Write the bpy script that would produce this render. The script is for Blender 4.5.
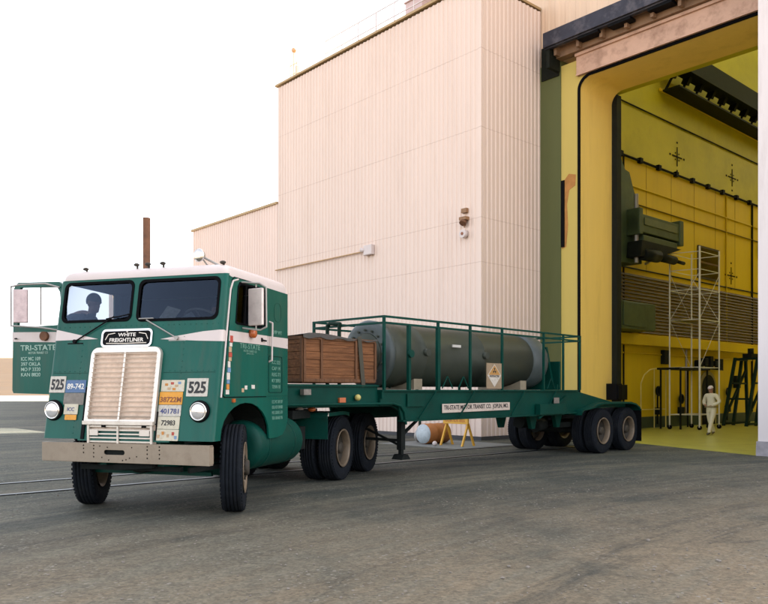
import bpy, bmesh, math, random
from mathutils import Vector, Matrix
random.seed(7)
S = bpy.context.scene
COL = S.collection
R = math.radians
for o in list(bpy.data.objects): bpy.data.objects.remove(o)

# ---------------------------------------------------------------- camera
cd = bpy.data.cameras.new('camera'); cam = bpy.data.objects.new('camera', cd); COL.objects.link(cam)
cam.location = (0, 0, 1.55); cam.rotation_euler = (R(90), 0, 0)
cd.sensor_fit = 'HORIZONTAL'; cd.sensor_width = 36; cd.lens = 760/768*36
cd.shift_y = (391-302)/768; cd.clip_start = .05; cd.clip_end = 60000
S.camera = cam

# ---------------------------------------------------------------- sky and sun
SUN_AZ, SUN_EL = 60, 48
W = bpy.data.worlds.new('World'); S.world = W; W.use_nodes = True
wn = W.node_tree.nodes; wl = W.node_tree.links
sky = wn.new('ShaderNodeTexSky'); sky.sky_type = 'NISHITA'; sky.sun_disc = False
sky.sun_elevation = R(SUN_EL); sky.sun_rotation = R(SUN_AZ)
sky.air_density = 1.0; sky.dust_density = 5.0; sky.ozone_density = .4; sky.altitude = 1200
bg = wn['Background']; bg.inputs['Strength'].default_value = .15
hz = wn.new('ShaderNodeHueSaturation'); hz.inputs['Saturation'].default_value = .28   # milky, hazy desert sky
wl.new(sky.outputs['Color'], hz.inputs['Color']); wl.new(hz.outputs[0], bg.inputs['Color'])
ld = bpy.data.lights.new('sun', 'SUN'); ld.energy = 5.0; ld.angle = R(.5); ld.color = (1, .93, .82)
sun = bpy.data.objects.new('sun', ld); COL.objects.link(sun)
dv = Vector((-math.sin(R(SUN_AZ))*math.cos(R(SUN_EL)), -math.cos(R(SUN_AZ))*math.cos(R(SUN_EL)), -math.sin(R(SUN_EL))))
sun.rotation_euler = dv.to_track_quat('-Z', 'Y').to_euler(); sun.location = (30, 20, 60)
S.view_settings.view_transform = 'Standard'; S.view_settings.look = 'None'
S.view_settings.exposure = 2.15; S.view_settings.gamma = 1
S.cycles.max_bounces = 8; S.cycles.diffuse_bounces = 5; S.cycles.caustics_reflective = False
S.cycles.caustics_refractive = False; S.cycles.sample_clamp_indirect = 6

# ---------------------------------------------------------------- materials
def M(name, col, rough=.6, metal=0.0, var=.18, scale=2.0, bump=0.0, bscale=60, dirt=None, streak=False, spec=.4, coat=0):
    m = bpy.data.materials.new(name); m.use_nodes = True
    n = m.node_tree.nodes; l = m.node_tree.links; b = n['Principled BSDF']
    b.inputs['Roughness'].default_value = rough; b.inputs['Metallic'].default_value = metal
    b.inputs['Specular IOR Level'].default_value = spec
    if coat: b.inputs['Coat Weight'].default_value = coat
    tc = n.new('ShaderNodeTexCoord'); vec = tc.outputs['Object']
    nz = n.new('ShaderNodeTexNoise'); nz.inputs['Scale'].default_value = scale; nz.inputs['Detail'].default_value = 8
    nz.inputs['Roughness'].default_value = .65
    if streak:
        mp = n.new('ShaderNodeMapping'); mp.inputs['Scale'].default_value = ((1, 1, .12) if streak is True else streak); l.new(vec, mp.inputs[0]); l.new(mp.outputs[0], nz.inputs['Vector'])
    else: l.new(vec, nz.inputs['Vector'])
    mr = n.new('ShaderNodeMapRange'); mr.inputs['From Min'].default_value = .25; mr.inputs['From Max'].default_value = .75
    mr.inputs['To Min'].default_value = 1-var; mr.inputs['To Max'].default_value = 1+var
    l.new(nz.outputs['Fac'], mr.inputs['Value'])
    mx = n.new('ShaderNodeVectorMath'); mx.operation = 'SCALE'; mx.inputs[0].default_value = col; l.new(mr.outputs[0], mx.inputs['Scale'])
    out = mx.outputs[0]
    if dirt:
        dc, amt, ds = dirt
        n2 = n.new('ShaderNodeTexNoise'); n2.inputs['Scale'].default_value = ds; n2.inputs['Detail'].default_value = 10; n2.inputs['Roughness'].default_value = .7
        if streak: l.new(mp.outputs[0], n2.inputs['Vector'])
        else: l.new(vec, n2.inputs['Vector'])
        r2 = n.new('ShaderNodeMapRange'); r2.inputs['From Min'].default_value = .5; r2.inputs['From Max'].default_value = .72
        r2.inputs['To Min'].default_value = 0; r2.inputs['To Max'].default_value = amt; l.new(n2.outputs['Fac'], r2.inputs['Value'])
        mc = n.new('ShaderNodeMix'); mc.data_type = 'RGBA'; l.new(r2.outputs[0], mc.inputs['Factor']); l.new(out, mc.inputs[6]); mc.inputs[7].default_value = (*dc, 1)
        out = mc.outputs[2]
    l.new(out, b.inputs['Base Color'])
    if bump:
        n3 = n.new('ShaderNodeTexNoise'); n3.inputs['Scale'].default_value = bscale; n3.inputs['Detail'].default_value = 4; l.new(vec, n3.inputs['Vector'])
        bp = n.new('ShaderNodeBump'); bp.inputs['Strength'].default_value = bump; bp.inputs['Distance'].default_value = .02
        l.new(n3.outputs['Fac'], bp.inputs['Height']); l.new(bp.outputs[0], b.inputs['Normal'])
    return m

def siding_mat(name, col, joints):
    m = M(name, col, .55, 0, .04, .6, dirt=((col[0]*.74, col[1]*.68, col[2]*.62), .30, 1.6), streak=True)
    n = m.node_tree.nodes; l = m.node_tree.links; b = n['Principled BSDF']
    tc = n.new('ShaderNodeTexCoord'); sp = n.new('ShaderNodeSeparateXYZ'); l.new(tc.outputs['Object'], sp.inputs[0])
    src = b.inputs['Base Color'].links[0].from_socket
    acc = None
    for z in joints:
        c = n.new('ShaderNodeMath'); c.operation = 'COMPARE'; c.inputs[1].default_value = z; c.inputs[2].default_value = .012
        l.new(sp.outputs[2], c.inputs[0])
        if acc is None: acc = c.outputs[0]
        else:
            a = n.new('ShaderNodeMath'); a.operation = 'MAXIMUM'; l.new(acc, a.inputs[0]); l.new(c.outputs[0], a.inputs[1]); acc = a.outputs[0]
    nz = n.new('ShaderNodeTexNoise'); nz.inputs['Scale'].default_value = 1.1; l.new(tc.outputs['Object'], nz.inputs['Vector'])
    mu = n.new('ShaderNodeMath'); mu.operation = 'MULTIPLY'; l.new(acc, mu.inputs[0]); l.new(nz.outputs['Fac'], mu.inputs[1])
    mc = n.new('ShaderNodeMix'); mc.data_type = 'RGBA'; l.new(mu.outputs[0], mc.inputs['Factor']); l.new(src, mc.inputs[6])
    mc.inputs[7].default_value = (col[0]*.66, col[1]*.58, col[2]*.54, 1); l.new(mc.outputs[2], b.inputs['Base Color'])
    return m

GREEN = M('cab_green_paint', (.001, .076, .056), .36, 0, .22, 2.6, .08, 5, ((.035, .075, .055), .75, 4), streak=True, spec=.22)
GREEN_D = M('worn_green_paint', (.002, .046, .034), .5, 0, .25, 2.2, .05, 30, ((.015, .03, .02), .5, 2.5), spec=.15)
TRAIL = M('trailer_green_paint', (.0012, .040, .029), .5, 0, .25, 1.2, .04, 30, ((.008, .024, .017), .5, 1.5), spec=.10)
CREAM = M('white_paint', (.56, .48, .46), .4, 0, .06, 2, .02, 20, ((.5, .42, .36), .4, 3))
BUMPER = M('bumper_metal', (.27, .215, .16), .5, .25, .12, 3, .04, 40, ((.18, .13, .09), .5, 7))
ALU = M('aluminium', (.62, .56, .50), .38, .6, .1, 4, dirt=((.35, .27, .2), .4, 6))
CHROME = M('chrome', (.7, .68, .66), .12, 1, .05, 4)
SLAT = M('grille_slat_metal', (.88, .78, .69), .45, .1, .08, 6)
CORE = M('radiator_mesh', (.66, .52, .42), .7, 0, .2, 12, dirt=((.34, .23, .17), .5, 5))
BLACK = M('black_paint', (.004, .004, .005), .6, 0, .2, 6, spec=.08)
SEAL = M('rubber_seal', (.004, .004, .005), .85, spec=.05)
TYRE = M('tyre_rubber', (.009, .011, .015), .85, 0, .25, 8, .2, 90, ((.028, .028, .028), .5, 5), spec=.12)
RIM = M('rim_paint', (.17, .125, .085), .5, .1, .12, 8, dirt=((.09, .07, .045), .75, 7))
HUB = M('hub_grease', (.045, .036, .026), .7, .1, .3, 12, dirt=((.012, .01, .01), .8, 8))
UNDER = M('chassis_dirt', (.011, .013, .012), .8, 0, .3, 6, .2, 40, spec=.1)
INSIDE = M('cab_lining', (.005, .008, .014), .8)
SEATM = M('seat_vinyl', (.008, .009, .01), .6)
PLATE_W = M('plate_white', (.50, .46, .40), .5, 0, .06, 8, dirt=((.18, .14, .11), .7, 28))
PLATE_O = M('plate_orange', (.62, .27, .02), .45, 0, .08, 8, dirt=((.3, .12, .02), .5, 20))
PLATE_B = M('plate_blue', (.06, .12, .24), .5, 0, .08, 8, dirt=((.16, .17, .2), .5, 18))
PLATE_G = M('plate_weathered', (.17, .15, .13), .6, .1, .2, 16, dirt=((.32, .27, .24), .6, 20))
PLATE_P = M('plate_pale', (.52, .47, .36), .5, 0, .06, 8, dirt=((.22, .14, .08), .5, 18))
INK = M('ink_black', (.012, .011, .012), .5)
INK_W = M('ink_white', (.62, .6, .56), .5)
INK_B = M('ink_blue', (.05, .06, .16), .5)
INK_R = M('ink_brown', (.2, .06, .02), .5)
INK_F = M('faded_lettering', (.14, .28, .22), .5, 0, .3, 20)
AMBER = M('amber_lens', (.42, .10, .025), .25, spec=.6)
RUST = M('rusty_pipe', (.16, .07, .035), .75, .2, .3, 8, .1, 60, ((.05, .03, .025), .6, 6))
CRATE = M('crate_wood', (.165, .070, .030), .8, 0, .55, 5, .25, 40, ((.055, .024, .014), .85, 6), streak=(3, .35, 5), spec=.2)
CRATE_P = M('crate_batten_wood', (.13, .062, .032), .8, 0, .4, 5, .2, 40, ((.045, .025, .016), .7, 8), streak=(4, 4, .5), spec=.2)
TARP = M('dark_tarp', (.05, .045, .04), .6, 0, .3, 5, .4, 12)
CASK = M('cask_paint', (.044, .051, .040), .42, .1, .2, .9, .05, 18, ((.05, .055, .042), .5, 1.2), spec=.2)
CASK_E = M('cask_end_paint', (.055, .07, .07), .45, .1, .2, 2, .05, 20, ((.08, .09, .09), .6, 3))
STEEL = M('bare_steel', (.33, .31, .29), .5, .4, .15, 6)
PIPEW = M('pale_tube', (.62, .60, .52), .5, .1, .1, 5)
OLIVE = M('olive_door_paint', (.095, .105, .035), .6, 0, .12, .4, dirt=((.07, .085, .03), .5, .7), streak=True)
STRIP = M('yellow_green_paint', (.52, .40, .10), .6, 0, .1, .5, dirt=((.42, .32, .13), .5, 1), streak=True)
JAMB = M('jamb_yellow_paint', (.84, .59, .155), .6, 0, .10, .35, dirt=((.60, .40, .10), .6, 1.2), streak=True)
BEAM = M('beam_paint', (.50, .31, .22), .6, 0, .2, .9, .03, 8, ((.20, .10, .06), .8, 1.6))
RUSTB = M('track_housing_rust', (.22, .13, .075), .75, 0, .25, 1.5, .1, 12, ((.08, .05, .035), .6, 2))
FASCIA = M('fascia_dark_metal', (.035, .035, .048), .55, .1, .3, 1.3, .05, 12, ((.14, .125, .14), .7, 1.8), spec=.2)
UPW = M('upper_wall_paint', (.68, .50, .36), .6, 0, .1, .7, dirt=((.5, .34, .22), .4, 1), streak=True)
GOLD = M('roof_edge_flashing', (.38, .26, .13), .6, .1, .15, 2)
PILLAR = M('pillar_paint', (.66, .60, .60), .55, 0, .08, .8, dirt=((.3, .22, .2), .5, 1.5), streak=True)
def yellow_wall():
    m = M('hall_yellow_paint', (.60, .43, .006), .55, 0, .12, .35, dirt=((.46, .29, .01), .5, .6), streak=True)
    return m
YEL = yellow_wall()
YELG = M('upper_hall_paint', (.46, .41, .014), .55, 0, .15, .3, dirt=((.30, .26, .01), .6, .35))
LOUV = M('louvre_brown', (.10, .065, .025), .6, 0, .25, 2)
FLOORY = M('hall_floor_coating', (.36, .35, .06), .35, 0, .15, .8, dirt=((.22, .19, .05), .6, 1.2))
MACH = M('machine_green', (.05, .075, .035), .5, .1, .25, 3)
MACHD = M('machine_dark', (.010, .012, .009), .6, 0, .25, 4, spec=.12)
DKG = M('dark_green_frame', (.006, .02, .013), .6, spec=.12)
SKIN = M('skin', (.30, .15, .10), .55, 0, .05, 20)
HAIR = M('hair', (.02, .013, .01), .7)
COVER = M('white_coverall', (.58, .53, .38), .8, 0, .08, 14, .2, 30)
SHIRT = M('blue_shirt', (.05, .08, .13), .8)
SHIRT_P = M('pale_shirt', (.50, .52, .55), .8)
DRUMW = M('drum_lid_paint', (.42, .47, .50), .5, 0, .15, 6, dirt=((.2, .2, .2), .5, 8))
DRUMO = M('drum_orange_paint', (.33, .12, .03), .6, 0, .2, 6)
SIGNY = M('barrier_yellow', (.62, .33, .04), .55, 0, .1, 5, dirt=((.4, .18, .03), .5, 8))
RED = M('red_paint', (.4, .04, .02), .5)
LENS = bpy.data.materials.new('headlamp_glass'); LENS.use_nodes = True
_b = LENS.node_tree.nodes['Principled BSDF']; _b.inputs['Base Color'].default_value = (.75, .74, .74, 1); _b.inputs['Roughness'].default_value = .12; _b.inputs['Metallic'].default_value = .55

def glass():
    m = bpy.data.materials.new('window_glass'); m.use_nodes = True
    n = m.node_tree.nodes; l = m.node_tree.links; n.clear()
    o = n.new('ShaderNodeOutputMaterial'); t = n.new('ShaderNodeBsdfTransparent'); t.inputs[0].default_value = (.60, .62, .65, 1)
    g = n.new('ShaderNodeBsdfGlossy'); g.inputs['Roughness'].default_value = .03; g.inputs[0].default_value = (.30, .38, .52, 1); f = n.new('ShaderNodeFresnel'); f.inputs[0].default_value = 1.45
    x = n.new('ShaderNodeMixShader'); l.new(f.outputs[0], x.inputs[0]); l.new(t.outputs[0], x.inputs[1]); l.new(g.outputs[0], x.inputs[2]); l.new(x.outputs[0], o.inputs[0])
    return m
GLASS = glass()
FROST = bpy.data.materials.new('frosted_fill_panel'); FROST.use_nodes = True
_n = FROST.node_tree.nodes; _o = _n['Material Output']; _t = _n.new('ShaderNodeBsdfTranslucent'); _t.inputs[0].default_value = (.46, .46, .33, 1)
FROST.node_tree.links.new(_t.outputs[0], _o.inputs[0])  # translucent sheet for the roof bays added to light the hall

# ---------------------------------------------------------------- frames and builders
class Frame:
    def __init__(s, ox, oy, deg): s.m = Matrix.Translation((ox, oy, 0)) @ Matrix.Rotation(R(-deg), 4, 'Z')
WORLD = Frame(0, 0, 0)
TR = Frame(-3.1905895846, 9.3377567972, 17.25)      # tractor: x to its left side, y towards its rear
TL = Frame(0, 13.2, 43.3)                           # trailer
BL = Frame(3.04, 23.8, 48.4)                        # building

def put(o, frame, off):
    o.matrix_world = frame.m @ Matrix.Translation(off); o['_off'] = list(off)
OFF = {}
def props(o, label, cat=None, group=None, kind=None):
    if label: o['label'] = label
    if cat: o['category'] = cat
    if group: o['group'] = group
    if kind: o['kind'] = kind
def thing(name, frame, off, label, cat, group=None, rz=0):
    o = bpy.data.objects.new(name, None); COL.objects.link(o); o.empty_display_size = .2
    o.matrix_world = frame.m @ Matrix.Translation(off) @ Matrix.Rotation(rz, 4, 'Z'); OFF[o.name] = Vector(off)
    props(o, label, cat, group); return o

class MB:
    def __init__(s): s.b = bmesh.new()
    def box(s, x0, x1, y0, y1, z0, z1, m=None):
        v = [s.b.verts.new((x, y, z)) for x in (x0, x1) for y in (y0, y1) for z in (z0, z1)]
        if m is not None:
            for q in v: q.co = m @ q.co
        for f in ((0,1,3,2),(4,6,7,5),(0,4,5,1),(2,3,7,6),(0,2,6,4),(1,5,7,3)): s.b.faces.new([v[i] for i in f])
        return s
    def bar(s, p, q, w, h=None, up=(0,0,1)):
        p = Vector(p); q = Vector(q); h = h or w; d = (q-p); L = d.length; d.normalize()
        u = Vector(up); 
        if abs(d.dot(u)) > .99: u = Vector((0, 1, 0))
        a = d.cross(u).normalized(); c = a.cross(d)
        m = Matrix((( a.x, d.x, c.x, p.x), (a.y, d.y, c.y, p.y), (a.z, d.z, c.z, p.z), (0,0,0,1)))
        return s.box(-w/2, w/2, 0, L, -h/2, h/2, m)
    def cyl(s, p, q, r, n=14, r2=None, caps=True):
        p = Vector(p); q = Vector(q); d = (q-p).normalized(); r2 = r if r2 is None else r2
        u = Vector((0,0,1)) if abs(d.z) < .9 else Vector((1,0,0))
        a = d.cross(u).normalized(); c = a.cross(d)
        A = [s.b.verts.new(p+(a*math.cos(t)+c*math.sin(t))*r) for t in [2*math.pi*i/n for i in range(n)]]
        B = [s.b.verts.new(q+(a*math.cos(t)+c*math.sin(t))*r2) for t in [2*math.pi*i/n for i in range(n)]]
        for i in range(n):
            f = s.b.faces.new((A[i], A[(i+1)%n], B[(i+1)%n], B[i])); f.smooth = n > 8
        if caps: s.b.faces.new(A[::-1]); s.b.faces.new(B)
        return s
    def tube(s, pts, r, n=8):
        for a, b in zip(pts, pts[1:]): s.cyl(a, b, r, n)
        for p in pts[1:-1]: s.ball(p, r, 8, 5)
        return s
    def ball(s, c, r, n=14, k=9, sc=(1,1,1)):
        c = Vector(c); rows = []
        for j in range(1, k):
            ph = math.pi*j/k
            rows.append([s.b.verts.new(c+Vector((r*sc[0]*math.sin(ph)*math.cos(2*math.pi*i/n), r*sc[1]*math.sin(ph)*math.sin(2*math.pi*i/n), r*sc[2]*math.cos(ph)))) for i in range(n)])
        T = s.b.verts.new(c+Vector((0,0,r*sc[2]))); Bm = s.b.verts.new(c-Vector((0,0,r*sc[2])))
        for i in range(n):
            s.b.faces.new((T, rows[0][i], rows[0][(i+1)%n])).smooth = True
            s.b.faces.new((Bm, rows[-1][(i+1)%n], rows[-1][i])).smooth = True
            for j in range(k-2): s.b.faces.new((rows[j][i], rows[j+1][i], rows[j+1][(i+1)%n], rows[j][(i+1)%n])).smooth = True
        return s
    def lathe(s, prof, m=None, n=40, smooth=True, caps=True):
        """prof = [(a, r)] spun round the local X axis"""
        m = m or Matrix(); rows = []
        for a, r in prof:
            rows.append([s.b.verts.new(m @ Vector((a, r*math.cos(2*math.pi*i/n), r*math.sin(2*math.pi*i/n)))) for i in range(n)])
        for A, B in zip(rows, rows[1:]):
            for i in range(n):
                f = s.b.faces.new((A[i], A[(i+1)%n], B[(i+1)%n], B[i])); f.smooth = smooth
        if caps and prof[0][1] > 1e-6: s.b.faces.new(rows[0][::-1])
        if caps and prof[-1][1] > 1e-6: s.b.faces.new(rows[-1])
        return s
    def prism(s, pts, f0, f1):
        """pts 2D; f0/f1 map (a,b) to 3D for the two ends"""
        A = [s.b.verts.new(f0(*p)) for p in pts]; B = [s.b.verts.new(f1(*p)) for p in pts]; n = len(pts)
        for i in range(n): s.b.faces.new((A[i], A[(i+1)%n], B[(i+1)%n], B[i]))
        s.b.faces.new(A[::-1]); s.b.faces.new(B); return s
    def sheet(s, rows, smooth=False):
        V = [[s.b.verts.new(p) for p in r] for r in rows]
        for a, b in zip(V, V[1:]):
            for i in range(len(a)-1): s.b.faces.new((a[i], a[i+1], b[i+1], b[i])).smooth = smooth
        return s
    def mesh(s, name='mesh', mats=(), off=None):
        bmesh.ops.recalc_face_normals(s.b, faces=s.b.faces[:])
        if off is not None: bmesh.ops.translate(s.b, verts=s.b.verts[:], vec=-Vector(off))
        me = bpy.data.meshes.new(name); s.b.to_mesh(me); s.b.free()
        for m in mats: me.materials.append(m)
        return me
    def build(s, name, mat, parent, label=None, bevel=0, kind=None, split=False):
        """child of parent; geometry was written in the frame's coordinates"""
        if split:
            s.b.verts.ensure_lookup_table(); s.b.verts.index_update(); seen = set(); out = None
            for v in s.b.verts:
                if v in seen: continue
                st = [v]; grp = []; seen.add(v)
                while st:
                    q = st.pop(); grp.append(q)
                    for e in q.link_edges:
                        u = e.other_vert(q)
                        if u not in seen: seen.add(u); st.append(u)
                g = set(grp); n = MB(); mp = {q: n.b.verts.new(q.co) for q in grp}
                for f in {f for q in grp for f in q.link_faces}: n.b.faces.new([mp[q] for q in f.verts]).smooth = f.smooth
                out = n.build(name, mat, parent, label, bevel, kind)
            s.b.free(); return out
        off = OFF[parent.name]
        me = s.mesh(name, [mat], off)
        o = bpy.data.objects.new(name, me); COL.objects.link(o); o.parent = parent
        OFF[o.name] = off
        props(o, label, None, None, kind)
        if bevel: bev(o, bevel)
        return o
    def top(s, name, mat, frame, off, label, cat, group=None, kind=None, bevel=0):
        me = s.mesh(name, [mat], off)
        o = bpy.data.objects.new(name, me); COL.objects.link(o)
        o.matrix_world = frame.m @ Matrix.Translation(off); OFF[o.name] = Vector(off)
        props(o, label, cat, group, kind)
        if bevel: bev(o, bevel)
        return o
def bev(o, w, seg=2):
    b = o.modifiers.new('bevel', 'BEVEL'); b.width = w; b.segments = seg; b.limit_method = 'ANGLE'; b.angle_limit = R(40)

def rrect(x0, x1, y0, y1, r, n=5):
    out = []
    for cx, cy, a0 in ((x1-r, y1-r, 0), (x0+r, y1-r, 90), (x0+r, y0+r, 180), (x1-r, y0+r, 270)):
        for i in range(n+1):
            a = R(a0+90*i/n); out.append((cx+r*math.cos(a), cy+r*math.sin(a)))
    return out
def circle2(cx, cy, r, n=24): return [(cx+r*math.cos(2*math.pi*i/n), cy+r*math.sin(2*math.pi*i/n)) for i in range(n)]
def plate_bm(outer, holes, th, fn, mb=None):
    """flat plate with holes (curve fill), mapped by fn(a, b, depth)"""
    cu = bpy.data.curves.new('tmp', 'CURVE'); cu.dimensions = '2D'; cu.fill_mode = 'BOTH'; cu.extrude = .5
    for ring in [outer]+list(holes):
        sp = cu.splines.new('POLY'); sp.points.add(len(ring)-1); sp.use_cyclic_u = True
        for p, (a, b) in zip(sp.points, ring): p.co = (a, b, 0, 1)
    ob = bpy.data.objects.new('tmp', cu); me = bpy.data.meshes.new_from_object(ob)
    mb = mb or MB()
    base = [mb.b.verts.new(fn(v.co.x, v.co.y, v.co.z*th)) for v in me.vertices]
    for p in me.polygons:
        try: mb.b.faces.new([base[i] for i in p.vertices])
        except ValueError: pass
    bpy.data.objects.remove(ob); bpy.data.curves.remove(cu); bpy.data.meshes.remove(me)
    bmesh.ops.remove_doubles(mb.b, verts=base, dist=1e-5)
    return mb
def text_bm(txt, w, h, fn, th=.004, mb=None, bold=0.0):
    """lettering w wide, h high, centred; fn(a, b, depth) maps into place"""
    cu = bpy.data.curves.new('tmp', 'FONT'); cu.body = txt; cu.extrude = .5; cu.size = 1; cu.resolution_u = 3; cu.offset = bold
    ob = bpy.data.objects.new('tmp', cu); me = bpy.data.meshes.new_from_object(ob)
    xs = [v.co.x for v in me.vertices]; ys = [v.co.y for v in me.vertices]
    x0, x1, y0, y1 = min(xs), max(xs), min(ys), max(ys)
    mb = mb or MB()
    base = [mb.b.verts.new(fn((v.co.x-(x0+x1)/2)/(x1-x0)*w, (v.co.y-(y0+y1)/2)/(y1-y0)*h, v.co.z*th)) for v in me.vertices]
    for p in me.polygons:
        try: mb.b.faces.new([base[i] for i in p.vertices])
        except ValueError: pass
    bpy.data.objects.remove(ob); bpy.data.curves.remove(cu); bpy.data.meshes.remove(me)
    return mb

# ================================================================ GROUND
def ground_material():
    m = bpy.data.materials.new('yard_asphalt'); m.use_nodes = True
    n = m.node_tree.nodes; l = m.node_tree.links; b = n['Principled BSDF']; b.inputs['Roughness'].default_value = .85
    b.inputs['Specular IOR Level'].default_value = .25
    tc = n.new('ShaderNodeTexCoord'); P = tc.outputs['Object']
    def noise(sc, det=6, rough=.6, mapping=None, dist=0):
        t = n.new('ShaderNodeTexNoise'); t.inputs['Scale'].default_value = sc; t.inputs['Detail'].default_value = det
        t.inputs['Roughness'].default_value = rough; t.inputs['Distortion'].default_value = dist
        if mapping:
            mp = n.new('ShaderNodeMapping'); mp.inputs['Rotation'].default_value = (0, 0, mapping[0]); mp.inputs['Scale'].default_value = mapping[1]
            l.new(P, mp.inputs[0]); l.new(mp.outputs[0], t.inputs['Vector'])
        else: l.new(P, t.inputs['Vector'])
        return t.outputs['Fac']
    def rng(s, a, c, lo=0, hi=1):
        r = n.new('ShaderNodeMapRange'); r.inputs['From Min'].default_value = a; r.inputs['From Max'].default_value = c
        r.inputs['To Min'].default_value = lo; r.inputs['To Max'].default_value = hi; l.new(s, r.inputs['Value']); return r.outputs[0]
    def mixc(f, a, c):
        x = n.new('ShaderNodeMix'); x.data_type = 'RGBA'; l.new(f, x.inputs['Factor'])
        for i, v in ((6, a), (7, c)):
            if isinstance(v, tuple): x.inputs[i].default_value = (*v, 1)
            else: l.new(v, x.inputs[i])
        return x.outputs[2]
    def math_(op, a, c):
        x = n.new('ShaderNodeMath'); x.operation = op
        for i, v in ((0, a), (1, c)):
            if isinstance(v, (int, float)): x.inputs[i].default_value = v
            else: l.new(v, x.inputs[i])
        return x.outputs[0]
    sp = n.new('ShaderNodeSeparateXYZ'); l.new(P, sp.inputs[0])
    base = mixc(rng(noise(.22, 4), .35, .65), (.038, .044, .039), (.062, .066, .052))
    # dusty tan soil lying over the nearest part of the yard
    near = rng(math_('ADD', sp.outputs[1], math_('MULTIPLY', sp.outputs[0], -.45)), 4.5, 12.0, 1, 0)
    dusty = math_('MULTIPLY', near, rng(noise(.45, 10, .75), .30, .56))
    c = mixc(math_('MULTIPLY', dusty, .95), base, (.205, .155, .100))
    c = mixc(rng(noise(.9, 10, .8), .50, .66, 0, .6), c, (.112, .098, .072))
    # wheel dust swept round in arcs where lorries turn in
    off = n.new('ShaderNodeVectorMath'); off.operation = 'SUBTRACT'; off.inputs[1].default_value = (17.0, -6.0, 0); l.new(P, off.inputs[0])
    ln = n.new('ShaderNodeVectorMath'); ln.operation = 'LENGTH'; l.new(off.outputs[0], ln.inputs[0])
    so = n.new('ShaderNodeSeparateXYZ'); l.new(off.outputs[0], so.inputs[0])
    an = math_('MULTIPLY', math_('ARCTAN2', so.outputs[1], so.outputs[0]), 2.2)
    cb = n.new('ShaderNodeCombineXYZ'); l.new(ln.outputs['Value'], cb.inputs[0]); l.new(an, cb.inputs[1])
    ta = n.new('ShaderNodeTexNoise'); ta.inputs['Scale'].default_value = 1.5; ta.inputs['Detail'].default_value = 8; ta.inputs['Roughness'].default_value = .75; l.new(cb.outputs[0], ta.inputs['Vector'])
    c = mixc(rng(ta.outputs['Fac'], .48, .62, 0, .7), c, (.132, .120, .090))
    c = mixc(rng(ta.outputs['Fac'], .47, .36, 0, .6), c, (.026, .031, .030))
    # oil spots, cracks
    c = mixc(rng(noise(1.7, 5, .6), .67, .72, 0, .6), c, (.030, .034, .032))
    cr = n.new('ShaderNodeTexVoronoi'); cr.feature = 'DISTANCE_TO_EDGE'; cr.inputs['Scale'].default_value = .33
    wv = n.new('ShaderNodeVectorMath'); wv.operation = 'ADD'; nzc = n.new('ShaderNodeTexNoise'); nzc.inputs['Scale'].default_value = 1.2; nzc.inputs['Detail'].default_value = 6; l.new(P, nzc.inputs['Vector'])
    l.new(P, wv.inputs[0]); l.new(nzc.outputs['Color'], wv.inputs[1]); l.new(wv.outputs[0], cr.inputs['Vector'])
    crack = math_('MULTIPLY', rng(cr.outputs['Distance'], .0, .006, 1, 0), rng(noise(.3, 3), .5, .6))
    c = mixc(math_('MULTIPLY', crack, .55), c, (.025, .027, .026))
    # aggregate, two sizes
    vo = n.new('ShaderNodeTexVoronoi'); vo.inputs['Scale'].default_value = 38; l.new(P, vo.inputs['Vector'])
    sepc = n.new('ShaderNodeSeparateColor'); l.new(vo.outputs['Color'], sepc.inputs[0])
    v2 = n.new('ShaderNodeTexVoronoi'); v2.inputs['Scale'].default_value = 13; l.new(P, v2.inputs['Vector'])
    sep2 = n.new('ShaderNodeSeparateColor'); l.new(v2.outputs['Color'], sep2.inputs[0])
    g = math_('MULTIPLY', rng(sepc.outputs[0], 0, 1, .76, 1.24), rng(sep2.outputs[0], 0, 1, .90, 1.10))
    vm = n.new('ShaderNodeVectorMath'); vm.operation = 'SCALE'; l.new(c, vm.inputs[0]); l.new(g, vm.inputs['Scale'])
    c = vm.outputs[0]
    pebble = math_('MULTIPLY', rng(sepc.outputs[1], .93, .97), rng(noise(1.1, 5), .45, .6))
    c = mixc(math_('MULTIPLY', pebble, .8), c, (.23, .21, .18))
    l.new(c, b.inputs['Base Color'])
    h = math_('ADD', math_('MULTIPLY', vo.outputs['Distance'], -.5), math_('MULTIPLY', noise(14, 8, .75), 1.4))
    h = math_('ADD', h, math_('MULTIPLY', noise(1.3, 4), 2.0))
    bp = n.new('ShaderNodeBump'); bp.inputs['Strength'].default_value = .6; bp.inputs['Distance'].default_value = .02; l.new(h, bp.inputs['Height']); l.new(bp.outputs[0], b.inputs['Normal'])
    return m
SAND = M('desert_sand', (.36, .26, .16), .9, 0, .2, .02, .3, .6, ((.22, .17, .09), .6, .05))
HILL = M('hill_rock', (.34, .25, .22), .95, 0, .25, .002)
g = MB(); xs = [-60000, -6000, -900, -300, 0, 300, 900, 6000, 60000]
g.sheet([[(x, y, -.01) for x in xs] for y in (-600, 0, 118, 250)])
g.sheet([[(x, y, z) for x in xs] for y, z in ((250, -.01), (700, 3), (2500, 105), (3200, 150), (9000, 170))])
g.top('desert_ground', SAND, WORLD, (0, 0, 0), 'tan open desert rising behind the yard at the left', 'ground', kind='structure')
SCRUB = M('dry_scrub', (.058, .030, .008), .95, 0, .35, .03, .3, .6, ((.03, .02, .01), .7, .09))
g = MB(); rows = []
for j, (y, z) in enumerate(((252, .02), (300, 1.2), (420, 4), (900, 22), (2500, 108), (3300, 150))): rows.append([(x, y, z) for x in (-6000, -1500, -500, -150, 200, 900)])
g.sheet(rows).top('scrub', SCRUB, WORLD, (0, 300, 0), 'dry brown scrub slope beyond the yard, seen past the open cab door', 'scrub', kind='structure')
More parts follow.
